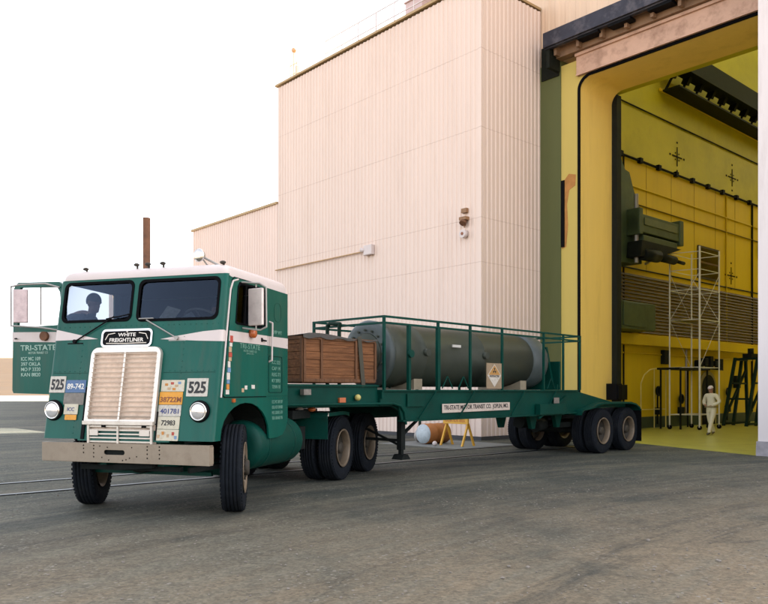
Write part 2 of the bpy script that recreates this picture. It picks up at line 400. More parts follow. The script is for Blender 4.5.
cp_ = MB(); cp_.prism([(18.6, -30), (60, -30), (60, 10), (18.6, 10)], lambda a, b: (a, b, 0), lambda a, b: (a, b, .006))  # out-of-view pale slab, added to bounce sun towards the door jamb
cp_.top('bounce_slab', M('bounce_concrete', (.32, .29, .25), .8, 0, .15, .5), BL, (30, -5, 0), 'unseen pale slab added right of the hall to bounce sunlight', 'concrete', kind='structure')
h = MB(); rows = []
for j in range(7):
    row = []
    for i in range(90):
        x = -14000+i*320; k = j/6
        hh = (560+150*math.sin(i*.37)+110*math.sin(i*.83+1)+70*math.sin(i*1.9))*math.sin(math.pi*min(k, .5))
        row.append((x+random.uniform(-80, 80), 9000+j*500, 120+hh*(1+random.uniform(-.08, .08))))
    rows.append(row)
h.sheet(rows, True).top('hills', HILL, WORLD, (0, 9000, 0), 'pale distant hills on the horizon beside the open cab door', 'hills', kind='structure')
y = MB(); y.sheet([[(x, yy, 0) for x in (-80, -30, 0, 30, 80)] for yy in (-30, 0, 20, 60, 118)])
yard = y.top('yard', ground_material(), WORLD, (0, 0, 0), 'worn grey asphalt yard with tan dust and gravel', 'yard', kind='structure')
fl = MB(); fl.prism([(1.4, 3.45), (4.2, 2.39), (8.16, .69), (17.5, .69), (17.5, 46), (-.8, 46), (-.8, 3.45)], lambda a, b: (a, b, .0), lambda a, b: (a, b, .005))
fl.top('hall_floor', FLOORY, BL, (4, 5, 0), 'yellow green coated floor inside the big hall', 'floor', kind='structure')
# rails let into the paving
for k, (X, Y0, Y1) in enumerate(((2.06, -17, 2.8), (3.55, -17, 2.5))):
    r = MB(); r.box(X-.035, X+.035, Y0, Y1, 0, .010)
    r.top('rail', M('rail_steel', (.10, .115, .125), .4, .5, .2, 5), BL, (X, -5, 0), 'steel rail set flush in the yard, %s of the pair leading into the doorway' % ('left one' if k == 0 else 'right one'), 'rail', kind='structure')
    r = MB(); r.box(X+.037, X+.10, Y0, Y1, 0, .006)
    r.top('rail_groove', SEAL, BL, (X+.07, -5, 0), 'dark flange groove beside the %s steel rail in the yard' % ('left' if k == 0 else 'right'), 'groove', kind='structure')
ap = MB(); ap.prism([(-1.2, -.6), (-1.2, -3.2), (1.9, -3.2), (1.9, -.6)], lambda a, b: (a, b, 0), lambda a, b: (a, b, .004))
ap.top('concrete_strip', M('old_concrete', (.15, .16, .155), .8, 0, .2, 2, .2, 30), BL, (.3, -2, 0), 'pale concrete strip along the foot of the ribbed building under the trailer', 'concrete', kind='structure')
pb = MB()
for i in range(900):
    yy = 3.8+9.5*random.random()**1.6; xx = yy*random.uniform(-.55, .55); rr = random.uniform(.006, .02)*(1.3 if random.random() < .06 else .8)
    if -4.6 < xx < .5 and yy > 8.2: continue
    m = Matrix.Translation((xx, yy, rr*.4)) @ Matrix.Rotation(random.random()*6, 4, 'Z')
    v = bmesh.ops.create_icosphere(pb.b, subdivisions=1, radius=rr, matrix=m @ Matrix.Diagonal((1, random.uniform(.6, 1), random.uniform(.4, .8), 1)))
pb.top('gravel', M('gravel_stone', (.19, .165, .14), .9, 0, .4, 3), WORLD, (0, 8, 0), 'loose small stones scattered over the near yard', 'gravel', kind='stuff')

# ================================================================ BUILDINGS
def ribs(mb, p0, p1, z0, z1, nrm, pitch=.2, depth=.03, ztop=None):
    """corrugated sheet from p0 to p1 (x,y), outward normal nrm"""
    p0 = Vector(p0); p1 = Vector(p1); L = (p1-p0).length; d = (p1-p0)/L; nrm = Vector(nrm)
    n = int(round(L/pitch)); pts = []
    for i in range(n):
        a = L*i/n; w = L/n
        for f, e in ((0, 0), (.30, 0), (.42, 1), (.72, 1), (.84, 0)): pts.append(p0+d*(a+w*f)+nrm*depth*e)
    pts.append(p1.copy())
    mb.sheet([[(p.x, p.y, z0) for p in pts], [(p.x, p.y, z1) for p in pts]])
    return mb
SIDE = siding_mat('ribbed_siding', (.69, .55, .475), [5.6, 7.0, 9.83, 12.3])
SIDE2 = siding_mat('ribbed_siding_pale', (.72, .565, .49), [5.6])
FACE = Vector((0, -1)); 
bA = thing('annex_building', BL, (-5.7, 0, 0), 'tall windowless building block of pink white ribbed siding beside the doorway', 'building')
w = MB(); ribs(w, (-11.36, 0), (0, 0), .12, 14.4, (0, -1)); ribs(w, (0, 0), (0, 3.05), .12, 14.4, (1, 0))
w.box(-.06, .035, -.035, .06, .12, 14.4)
w.box(-11.36, -.06, .05, 3, 0.12, 14.35)
w.build('wall', SIDE, bA)
MB().box(-11.38, .02, -.02, 3.02, 0, .12).build('plinth', M('plinth_dark', (.05, .05, .055), .8), bA)
rf = MB(); rf.box(-11.46, .03, -.10, 3.04, 14.46, 14.54)
rf.build('roof', GOLD, bA)
bL = thing('low_building', BL, (-15, 0, 0), 'lower ribbed siding wing left of the tall block, behind the cab', 'building')
w = MB(); ribs(w, (-18.95, .0), (-11.37, .0), .1, 9.5, (0, -1)); w.box(-18.95, -11.4, .05, 3, 0, 9.5); w.build('wall', SIDE2, bL)
MB().box(-19.05, -11.37, -.08, 3.04, 9.5, 9.6).build('roof', GOLD, bL)
# unseen block added behind the cab to throw shade across the left yard
sh = thing('shade_block', WORLD, (-20, 60, 0), 'long unseen block added behind the cab to shade the left yard', 'building')
q = [(-.354*34, 34), (-.262*34, 34), (-.262*122, 122), (-.362*122, 122)]
w = MB(); A = [w.b.verts.new((a, b, 0)) for a, b in q]; Bv = [w.b.verts.new((a, b, .157*b)) for a, b in q]
for i in range(4): w.b.faces.new((A[i], A[(i+1)%4], Bv[(i+1)%4], Bv[i]))
w.build('wall', SIDE2, sh)
w = MB(); Bv = [w.b.verts.new((a, b, .157*b+.003)) for a, b in q]; w.b.faces.new(Bv); w.build('roof', GOLD, sh)

# main hall with the great doorway
H = thing('assembly_hall', BL, (6, 3.07, 0), 'huge hall with open yellow doorway, dark track housing and yellow interior', 'building')
# exterior mass above and around the doorway
w = MB()
w.box(-4, 17.9, 3.07, 3.5, 12.5, 34)                      # front wall above the door
w.box(-4, -3.7, 3.5, 46, 14.7, 34); w.box(-4, 0, 3.07, 3.5, 0, 12.5)
w.build('upper_wall', UPW, H)
w = MB(); ribs(w, (.05, 3.05), (8.1, 3.05), 13.2, 20, (0, -1), .4, .02); w.build('upper_cladding', UPW, H)
MB().box(.02, .85, 3.0, 3.45, 0, 12.5).build('door_leaf_edge', OLIVE, H)
def yz(Y0, Y1): return (lambda a, b: (a, Y0, b)), (lambda a, b: (a, Y1, b))
# frame face with rounded inner corner
def doorway_outline(x0, x1, ztop, r, n=10):
    pts = [(x0, 0)]
    for i in range(n+1):
        a = R(180-90*i/n); pts.append((x0+r+r*math.cos(a), ztop-r+r*math.sin(a)))
    return pts+[(x1, ztop), (x1, 0)]
inner = doorway_outline(1.58, 14, 11.67, .42)
w = MB()
fa, fb = yz(3.02, 4.9)
# reveal (left jamb + soffit)
def reveal(mb, pts, y0, y1):
    mb.sheet([[(a, y0, b) for a, b in pts], [(a, y1, b) for a, b in pts]])
reveal(w, inner[:-1], 3.03, 4.9)
w.build('jamb', JAMB, H)
# face strip
w = MB(); w.box(.85, 1.50, 3.035, 3.40, 0, 12.30); w.build('jamb_face', STRIP, H)
w = MB()
pts = doorway_outline(1.50, 14, 11.75, .46); pin = doorway_outline(1.58, 14, 11.67, .42)
V = lambda a, Y: [mbv for mbv in a]
w.sheet([[(a, 3.0, b) for a, b in pts[:-1]], [(a, 3.0, b) for a, b in pin[:-1]], [(a, 3.06, b) for a, b in pin[:-1]]])
w.build('door_seal', SEAL, H)
# corner filler between strip, seal and beam
w = MB(); cor = [(1.50, 11.29)]+[(a, b) for a, b in pts[1:12]]+[(1.96, 11.76), (1.50, 11.76)]
w.prism([(1.502, 11.29)]+[(a, b) for a, b in pts[1:12]]+[(1.502, 11.75)], lambda a, b: (a, 3.03, b), lambda a, b: (a, 3.3, b)); w.build('corner_plate', STRIP, H)
w = MB(); w.box(1.50, 8.11, 2.93, 3.5, 11.76, 12.42); w.box(1.48, 8.11, 2.86, 2.93, 12.36, 12.46); w.box(1.50, 8.11, 2.89, 2.93, 11.74, 11.79); w.build('header_beam', BEAM, H, bevel=.01)
w = MB(); w.box(.85, 8.11, 2.75, 3.06, 12.47, 12.80); w.box(.7, 8.11, 2.62, 3.05, 12.8, 12.86)
for i in range(9): w.box(.9+i*.85, 1.0+i*.85, 2.55, 2.75, 12.5, 12.8)
w.build('door_track_housing', RUSTB, H)
w = MB(); w.box(.66, 8.11, 2.28, 2.36, 12.74, 13.22); w.box(.66, 8.11, 2.36, 3.04, 13.16, 13.22); w.box(.66, 8.11, 2.36, 2.5, 12.70, 12.76)
w.box(.66, .72, 2.36, 3.0, 12.74, 13.16)
w.build('fascia', FASCIA, H, bevel=.008)
w = MB()
for x in (1.9, 3.0, 4.3, 5.5, 6.8): w.box(x, x+.75, 2.38, 2.70, 12.62, 12.70); w.box(x+.1, x+.16, 2.42, 2.66, 12.68, 13.1); w.box(x+.6, x+.66, 2.42, 2.66, 12.68, 13.1)
w.build('roller_brackets', BLACK, H)
w = MB(); w.box(.72, .84, 2.4, 2.98, 12.1, 12.7); w.box(.1, .8, 2.96, 3.03, 12.0, 13.1); w.build('track_end_gear', MACHD, H)
w = MB(); w.box(.868, .99, 2.99, 3.033, 6.3, 8.5); w.build('door_latch', BLACK, H)
w = plate_bm([(.87, 6.25), (1.05, 6.3), (1.12, 7.0), (1.08, 7.7), (1.17, 8.15), (1.40, 8.25), (1.42, 8.6), (1.15, 8.68), (.97, 8.5), (.99, 6.6)], [], .004, lambda a, b, d: (a, 3.028+d, b)); w.build('rust_patch', M('rust_stain', (.42, .19, .05), .8, 0, .3, 3), H)
# inner stop at the back of the jamb, dark
w = MB(); w.box(1.56, 1.76, 4.92, 5.2, 0, 11.6); w.build('inner_door_stop', MACHD, H)
w = MB(); w.box(-.7, 1.56, 4.92, 5.2, 0, 20); w.box(1.56, 15, 4.92, 5.2, 11.68, 20)
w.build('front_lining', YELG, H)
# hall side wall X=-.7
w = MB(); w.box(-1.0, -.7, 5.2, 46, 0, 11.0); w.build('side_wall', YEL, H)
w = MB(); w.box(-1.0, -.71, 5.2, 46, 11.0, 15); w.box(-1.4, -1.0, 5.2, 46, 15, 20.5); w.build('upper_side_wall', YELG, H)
w = MB(); w.box(-1.4, 17.9, 46, 46.3, 0, 20.5); w.box(17.6, 17.9, 5.2, 46, 0, 20.5); w.build('far_wall', YEL, H)
# roof of the hall: slab strips; translucent bays between, added to brighten the interior
w = MB(); 
for i in range(8): w.box(-3.7, 17.9, 5.2+i*5.1, 7.0+i*5.1, 20.5, 20.9)
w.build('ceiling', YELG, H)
w = MB()
for i in range(7): w.box(-3.7, 17.9, 7.0+i*5.1, 10.3+i*5.1, 20.6, 20.63)
w.build('fill_skylight', FROST, H)
w = MB(); w.box(17.3, 17.9, 3.51, 5.0, 0, 34); w.build('right_front_wall', UPW, H)
w = MB()
w.cyl((-.62, 5.2, 11.02), (-.62, 45.8, 11.02), .05, 8)
for i in range(26): w.box(-.7, -.55, 6+i*1.5, 6.22+i*1.5, 10.93, 11.14)
w.build('wall_pipe', BLACK, H)
w = MB(); w.box(-.70, -.62, 5.2, 46, 9.2, 9.22)
for i in range(18): w.box(-.702, -.695, 7.0+i*2.1, 7.03+i*2.1, 6.5, 11.0)
w.build('panel_joints', M('joint_dark', (.2, .14, .02), .7), H)
for i, (Y, z0, z1) in enumerate(((8.3, .5, 3.4), (9.4, .5, 11), (14.6, .5, 3.4), (18.6, 3.9, 11), (21.5, .5, 11), (26, .5, 14))):
    MB().cyl((-.66, Y, z0), (-.66, Y, z1), .035 if i % 2 else .05, 8).build('riser_pipe', [YEL, MACHD, STEEL][i % 3], H)
for z, mm in ((6.55, MACHD), (9.9, YEL), (13.2, MACHD), (3.1, YEL)): MB().cyl((-.66, 5.4, z), (-.66, 45.5, z), .03, 8).build('cable_run', mm, H)
for (Y, z) in ((12.6, 3.0), (19.6, 2.0), (9.2, 1.5), (22.5, 8.8)): MB().box(-.69, -.5, Y-.22, Y+.22, z-.3, z+.3).build('switch_box', MACHD, H, bevel=.01)
# target crosses
for (Y, Z) in ((13.83, 11.87), (19.29, 11.96), (19.18, 7.16), (24.6, 12.0), (15.1, 16.9)):
    w = MB(); s_ = .42
    w.box(-.698, -.68, Y-s_, Y+s_, Z-.025, Z+.025); w.box(-.698, -.68, Y-.03, Y+.03, Z-s_, Z+s_)
    for a, b in ((-1, -1), (1, -1), (-1, 1), (1, 1)): w.box(-.698, -.685, Y+a*.16-.03, Y+a*.16+.03, Z+b*.14-.03, Z+b*.14+.03)
    for a, b in ((-1, 0), (1, 0), (0, -1), (0, 1)): w.box(-.698, -.685, Y+a*.62-.05, Y+a*.62+.05, Z+b*.62-.04, Z+b*.62+.04)
    w.build('wall_marker', BLACK, H)
# crane rail
w = MB(); w.box(-.65, .15, 12.4, 45.8, 14.35, 14.42)
for i in range(30): w.bar((-.3, 12.6+i*1.15, 14.9), (.1, 12.6+i*1.15, 15.7), .2, .3); w.bar((-.62, 12.6+i*1.15, 14.4), (-.1, 12.6+i*1.15, 15.2), .08)
w.build('crane_brackets', MACHD, H)
MB().box(-.35, .25, 12.2, 45.8, 15.15, 16.0).build('crane_rail', MACHD, H)
w = MB(); w.box(-.66, -.6, 12.2, 45.8, 14.33, 14.45); w.build('crane_rail_ledge', YEL, H)
# louvre band
w = MB(); nL = 17
for i in range(nL):
    z = 3.95+i*(6.35-3.95)/nL
    w.prism([(-.70, z), (-.60, z+.01), (-.66, z+.11), (-.70, z+.12)], lambda a, b: (a, 5.4, b), lambda a, b: (a, 45.8, b))
w.build('wall_louvres', LOUV, H)
w = MB(); w.box(-.70, -.35, 5.3, 45.8, 3.42, 3.86); w.build('wall_ledge', YEL, H, bevel=.02)
MB().box(-.70, -.66, 5.3, 45.8, .0, .48).build('skirting', M('skirting_green', (.03, .05, .03), .6), H)
wf = MB(); wf.box(-.70, -.62, 15.7, 17.75, 6.72, 8.22); wd = wf.build('window', M('window_frame_dark', (.05, .04, .03), .6), H)
MB().box(-.619, -.60, 15.82, 17.63, 6.82, 8.12).build('pane', M('dark_pane', (.006, .005, .008), .15), wd)
MB().box(-.598, -.585, 15.82, 17.63, 7.42, 7.50).build('glazing_bar', M('bar_brown', (.12, .07, .03), .6), wd)
# arched doorway in the side wall
arch = [(15.8, 0), (15.8, 1.75)]+[(16.6-.8*math.cos(R(a)), 1.75+.72*math.sin(R(a))) for a in range(15, 180, 15)]+[(17.4, 1.75), (17.4, 0)]
ain = [(15.98, 0.01), (15.98, 1.72)]+[(16.6-.62*math.cos(R(a)), 1.72+.58*math.sin(R(a))) for a in range(15, 180, 15)]+[(17.22, 1.72), (17.22, 0.01)]
w = plate_bm(arch, [], .06, lambda a, b, d: (-.63+d, a, b)); ad = w.build('arched_doorway', M('arch_frame', (.30, .26, .12), .6), H)
plate_bm(ain, [], .02, lambda a, b, d: (-.585+d, a, b)).build('dark_opening', MACHD, ad)
w = MB(); w.box(1.58, 1.98, 4.55, 4.9, 1.25, 1.80); w.box(1.98, 2.02, 4.6, 4.72, 1.3, 1.75); w.build('switch_box', BLACK, H, bevel=.01)
# pillar block right of the door
pl = thing('door_pillar', BL, (9.3, .7, 0), 'white pillar block at the right edge of the doorway', 'pillar')
w = MB(); w.box(8.12, 10.5, .7, 3.0, 0, 34); w.build('shaft', PILLAR, pl)
w = MB(); w.box(8.09, 10.53, .67, .698, 0, .35); w.box(8.085, 8.118, .66, 2.98, 0, .25); w.build('base_trim', M('pillar_base_grey', (.3, .28, .3), .6, 0, .3, 4), pl)
w = MB(); w.box(10.5, 17.9, 1.2, 3.0, 0, 34); w.build('return_wall', PILLAR, pl)
# wall fittings
lf = thing('wall_lamp', BL, (-.63, -.05, 6.5), 'small rusty wall lamp with round white bell below, near the corner of the ribbed block', 'wall lamp')
w = MB(); w.box(-.74, -.46, -.22, -.04, 6.98, 7.08); w.box(-.72, -.50, -.14, -.03, 7.22, 7.36); w.bar((-.6, -.12, 7.0), (-.6, -.12, 6.75), .03); w.build('bracket', M('bracket_brown', (.25, .13, .06), .6), lf)
w = MB(); w.cyl((-.62, -.05, 6.55), (-.62, -.2, 6.55), .13, 18); w.build('bell', CREAM, lf)
MB().cyl((-.62, -.2, 6.55), (-.62, -.215, 6.55), .05, 12).build('bell_centre', INK_R, lf)
w = MB(); w.cyl((-.60, -.1, 7.0), (-.60, -.2, 6.86), .09, 14, .12); w.build('shade', RUST, lf)
cp = thing('conduit', BL, (-8.5, -.05, 6.67), 'thin rusty horizontal conduit with a box lamp at its right end on the ribbed wall', 'conduit')
MB().cyl((-11.4, -.10, 6.67), (-5.55, -.10, 6.67), .028, 8).build('pipe', M('conduit_tan', (.42, .27, .14), .6, 0, .2, 4), cp)
w = MB(); w.box(-5.5, -5.05, -.2, -.04, 6.5, 6.86); w.build('junction_box', CREAM, cp, bevel=.02)
w = MB(); w.cyl((-5.62, -.2, 6.72), (-5.45, -.15, 6.68), .09, 12, .05); w.build('lamp_head', CREAM, cp)
bc = thing('roof_beacon', BL, (-11.05, .6, 14.6), 'small mast with warning beacons and ladder hoop on the far left roof corner', 'beacon')
w = MB(); w.cyl((-11.05, .6, 14.6), (-11.05, .6, 16.0), .03, 8)
for dx in (-.28, .22): w.cyl((-11.05+dx, .6, 14.6), (-11.05+dx, .6, 15.55), .025, 8)
w.bar((-11.33, .6, 15.1), (-10.83, .6, 15.1), .03); w.bar((-11.33, .6, 15.5), (-10.83, .6, 15.5), .03); w.build('mast', M('mast_cream', (.62, .5, .34), .6), bc)
MB().ball((-11.05, .6, 16.1), .11).build('beacon_lens', M('beacon_lens', (.55, .35, .2), .3), bc)
w = MB(); w.box(-10.88, -10.76, .55, .67, 14.9, 15.35); w.build('beacon_box', M('beacon_box_yellow', (.55, .45, .36), .5), bc)
rr = thing('roof_railing', BL, (-4.5, .5, 14.6), 'thin pale safety railing on top of the tall ribbed block', 'railing')
w = MB()
for z in (15.1, 15.6): w.bar((-8.6, .45, z), (-.3, .45, z), .03)
w.build('rails', M('railing_pale', (.62, .56, .56), .6), rr)
for i in range(9): MB().bar((-8.6+i*1.02, .45, 14.6), (-8.6+i*1.02, .45, 15.62), .035).build('post', bpy.data.materials['railing_pale'], rr)
w = MB(); w.box(-4.2, -3.35, .7, 1.5, 14.6, 15.5); w.box(-4.25, -3.3, .65, 1.55, 15.5, 15.55)
w.top('roof_vent_box', M('vent_box_pink', (.55, .42, .42), .6, 0, .1, 4), BL, (-3.8, 1.1, 14.6), 'boxy pinkish vent housing on the roof behind the railing', 'vent', bevel=.01)
w = MB(); w.cyl((-.35, 3.3, 14.6), (.9, 3.3, 14.0), .1, 10)
# things inside the hall ---------------------------------------------------
mc = thing('wall_manipulator', BL, (.0, 8, 6.4), 'dark green handling machine with boxy boom high on the yellow hall wall', 'machine')
w = MB(); w.prism([(7.4, 6.4), (9.1, 6.5), (9.1, 8.5), (8.75, 8.9), (8.5, 9.3), (8.2, 9.9), (7.9, 9.95), (7.4, 10.6)], lambda a, b: (-.65, a, b), lambda a, b: (.3, a, b)); w.build('carriage', MACH, mc)
w = MB(); w.box(.25, .8, 8.0, 11.3, 7.55, 8.25); w.box(.2, .85, 8.0, 8.25, 7.45, 8.45); w.box(.2, .85, 11.1, 11.4, 7.4, 8.4); w.box(.23, .78, 8.4, 11, 7.2, 7.48)
w.build('boom', MACH, mc, bevel=.03)
w = MB(); w.box(.80, .83, 8.4, 10.9, 7.85, 8.12); w.build('boom_panel', M('machine_panel_green', (.09, .11, .05), .5), mc)
w = MB(); w.prism([(7.9, 6.6), (8.9, 6.6), (11.0, 7.2), (8.0, 7.2)], lambda a, b: (.35, a, b), lambda a, b: (.95, a, b)); w.build('gusset', MACHD, mc)
w = MB(); w.cyl((.8, 8.2, 6.72), (.8, 9.4, 6.76), .24, 14); w.cyl((.8, 9.4, 6.76), (.8, 10.7, 6.75), .17, 14); w.cyl((.8, 10.7, 6.75), (.8, 11.5, 6.72), .07, 10); w.build('motor', MACHD, mc)
w = MB(); w.cyl((.62, 8.15, 6.4), (.62, 8.15, 9.0), .08, 8); w.bar((.4, 9.2, 6.5), (.5, 11, 7.3), .08); w.build('hydraulic_rod', STEEL, mc)
w = MB(); w.box(-.6, .5, 7.3, 9.8, 3.9, 4.95); w.box(.5, .55, 7.4, 9.0, 4.0, 4.9)
w.top('control_cabinet', MACH, BL, (0, 8.5, 3.9), 'dark green cabinet on the hall wall below the machine', 'cabinet', bevel=.03)
sc = thing('scaffold', BL, (1, 12, 0), 'tall pale tube scaffold tower against the yellow hall wall', 'scaffold')
PP = {'a': (.45, 11.0), 'b': (1.55, 11.3), 'c': (1.55, 13.0), 'd': (.45, 12.85)}
for k, (x, yy) in PP.items():
    MB().cyl((x, yy, .1), (x, yy, 7.3),   .042 if k in 'b' else .032, 8).build('upright', PIPEW, sc)
    MB().cyl((x, yy-.03, .09), (x, yy+.03, .09), .09, 12).build('castor', SEAL, sc)
def ed(a, b, z0, z1, r=.017): return MB().cyl((*PP[a], z0), (*PP[b], z1), r, 6)
for z in (.6, 2.5, 4.4, 5.6, 6.4, 7.1):
    w = MB()
    for a, b in ('ab', 'bc', 'cd', 'da'): w.cyl((*PP[a], z), (*PP[b], z), .016, 6)
    w.build('rail_ring', PIPEW, sc)
w = MB()
for a, b in ('ab', 'bc', 'cd', 'da'):
    for z in ((2.5, 4.4) if a in 'bd' else (4.4,)): w.cyl((*PP[a], z), (*PP[b], z+1.9), .011, 6)
w.build('braces', PIPEW, sc)
w = MB(); w.box(.45, .95, 11.0, 12.9, 4.42, 4.45); w.build('platform', M('scaffold_board', (.2, .15, .08), .7), sc)
w = MB(); w.box(-.05, .9, 10.9, 13.6, 2.42, 2.5); 
for x, yy in ((.0, 11.1), (.0, 13.4), (.85, 11.1), (.85, 13.4)): w.box(x-.02, x+.04, yy-.03, yy+.03, 0, 2.42)
w.top('steel_rack', MACHD, BL, (.4, 12.2, 0), 'low dark steel rack beneath the scaffold by the wall', 'rack')
w = MB(); w.tube([(-.25, 10.0, .02), (-.25, 10.0, 1.85), (-.25, 10.25, 2.2), (-.25, 10.7, 2.42), (-.25, 11.2, 2.48), (-.25, 12.0, 2.48)], .025); w.tube([(-.25, 11.05, 2.46), (-.25, 11.05, .02)], .02); w.tube([(-.25, 12.0, 2.48), (-.25, 12.0, .02)], .025); w.tube([(-.25, 10.0, .8), (-.25, 12, .8)], .02)
w.top('pipe_hoop', M('hoop_paint', (.6, .5, .16), .5), BL, (-.25, 11, 0), 'pale bent pipe hoop frame standing left of the scaffold', 'frame')
for k, (yy, zz) in enumerate(((12.0, 1.55), (14.0, 1.2), (18.6, 1.5))):
    w = MB(); m = Matrix.Translation((-.6, yy, zz)) @ Matrix.Rotation(0, 4, 'Z'); w.lathe([(0, .22), (.05, .22), (.05, .15), (0, .15)], m, 16)
    w.bar((-.62, yy, zz-.2), (-.62, yy, .15), .05); w.box(-.69, -.5, yy-.14, yy+.14, .55, .85)
    w.top('valve', MACHD, BL, (-.6, yy, 0), ['hand wheel valve on the wall inside the pipe hoop', 'hand wheel valve on the wall left of the arched doorway', 'hand wheel valve on the wall right of the arched doorway'][k], 'valve', 'valves on the hall wall')
w = MB()
for i in range(5): w.box(-.6, -.3, 15.2+i*.5, 15.5+i*.5, 2.55+.15*(i%2), 2.95+.1*(i%3)); 
w.bar((-.5, 15.0, 2.6), (-.5, 17.9, 2.55), .06)
w.top('hose_bundle', MACHD, BL, (-.5, 16.5, 2.5), 'dark bundle of fittings above the arched doorway', 'fittings', bevel=.03)
af = thing('trestle', BL, (.9, 17, 0), 'dark green leaning trestle frame by the pillar inside the hall', 'frame')
for x in (.5, 1.5):
    for (ya, yb) in ((15.7, 16.9), (16.7, 17.6), (18.2, 18.0)): MB().bar((x, ya, 0), (x, yb, 3.05), .12).build('leg', DKG, af)
w = MB()
for x in (.5, 1.5): w.bar((x, 15.9, .1), (x, 18.4, .1), .1); w.bar((x, 15.9, .4), (x, 18.1, 2.6), .09); w.bar((x, 16.6, 1.9), (x, 18.1, 1.9), .08); w.bar((x, 16.9, 3.0), (x, 18.1, 3.0), .12)
w.bar((.5, 16.9, 3.0), (1.5, 16.9, 3.0), .1); w.bar((.5, 16.2, 1.2), (1.5, 16.2, 1.2), .08)
w.build('cross_members', DKG, af)
w = MB(); w.cyl((.9, 17.6, 3.05), (.9, 17.6, 3.5), .13, 10); w.box(.7, 1.1, 17.2, 18.2, 3.06, 3.25); w.build('winch', MACHD, af)

# ================================================================ YARD OBJECTS BY THE WALL
def at(X, Y): return (X, Y)
dr = thing('steel_drum', BL, (.1, -2.3, 0), 'orange brown drum with a pale blue end lying on its side under the trailer', 'drum')
D0 = Vector((.02, -2.25, .30)); 
mD = Matrix.Translation((.02, -2.55, .305)) @ Matrix.Rotation(R(92), 4, 'Z')
MB().lathe([(0, .28), (.02, .30), (.3, .295), (.31, .305), (.33, .295), (.6, .295), (.61, .305), (.63, .295), (.88, .30), (.9, .28)], mD, 28).build('drum_body', DRUMO, dr)
MB().lathe([(-.012, .0), (-.012, .285), (.0, .285)], mD, 28).build('drum_lid', DRUMW, dr)
sgn = thing('yellow_barrier', BL, (.9, -2.1, 0), 'yellow board barrier on four legs with faded red lettering', 'barrier')
def fwd(a, b, d): return (.45+a*1.0+.55, -2.2+d+.1*a, b)
w = MB(); w.box(.55, 1.5, -2.28, -2.22, .62, 1.02); w.build('board', SIGNY, sgn, bevel=.005)
for x, yy in ((.62, -2.45), (1.44, -2.45), (.62, -1.95), (1.44, -1.95)): MB().bar((x, yy, 0), (x, -2.2, .64), .05).build('leg', SIGNY, sgn)
FRED = M('faded_red', (.45, .14, .04), .6)
text_bm('CAUTION', .7, .14, lambda a, b, d: (1.02+a, -2.282+d, .88+b)).build('lettering', FRED, sgn)
text_bm('RADIATION AREA', .76, .09, lambda a, b, d: (1.02+a, -2.282+d, .72+b)).build('lettering', FRED, sgn)
gf = thing('pipe_stand', BL, (-1.5, -1.6, 0), 'dark green pipe stand with diagonal brace near the wall under the trailer', 'stand')
w = MB(); w.bar((-1.9, -1.7, 0), (-1.9, -1.7, 1.1), .06); w.bar((-1.0, -1.7, 0), (-1.0, -1.7, 1.1), .06); w.bar((-1.9, -1.7, .15), (-1.0, -1.7, .75), .05); w.bar((-1.9, -1.7, 1.08), (-1, -1.7, 1.08), .06); w.build('frame', DKG, gf)
w = MB(); w.cyl((-1.7, -1.7, 1.0), (-1.2, -1.7, 1.0), .12, 12); w.build('red_valve', RED, gf)
w = MB(); w.lathe([(0, .02), (0, .19), (.05, .2), (.1, .12), (.25, .1)], Matrix.Translation((-.75, -2.0, .2)), 16); w.top('hose_reel', STEEL, BL, (-.7, -2, 0), 'small grey reel on the ground left of the drum', 'reel')
MB().ball((.68, -2.75, .07), .07).top('white_float', CREAM, BL, (.68, -2.75, 0), 'small white round ball on the ground by the barrier', 'ball')
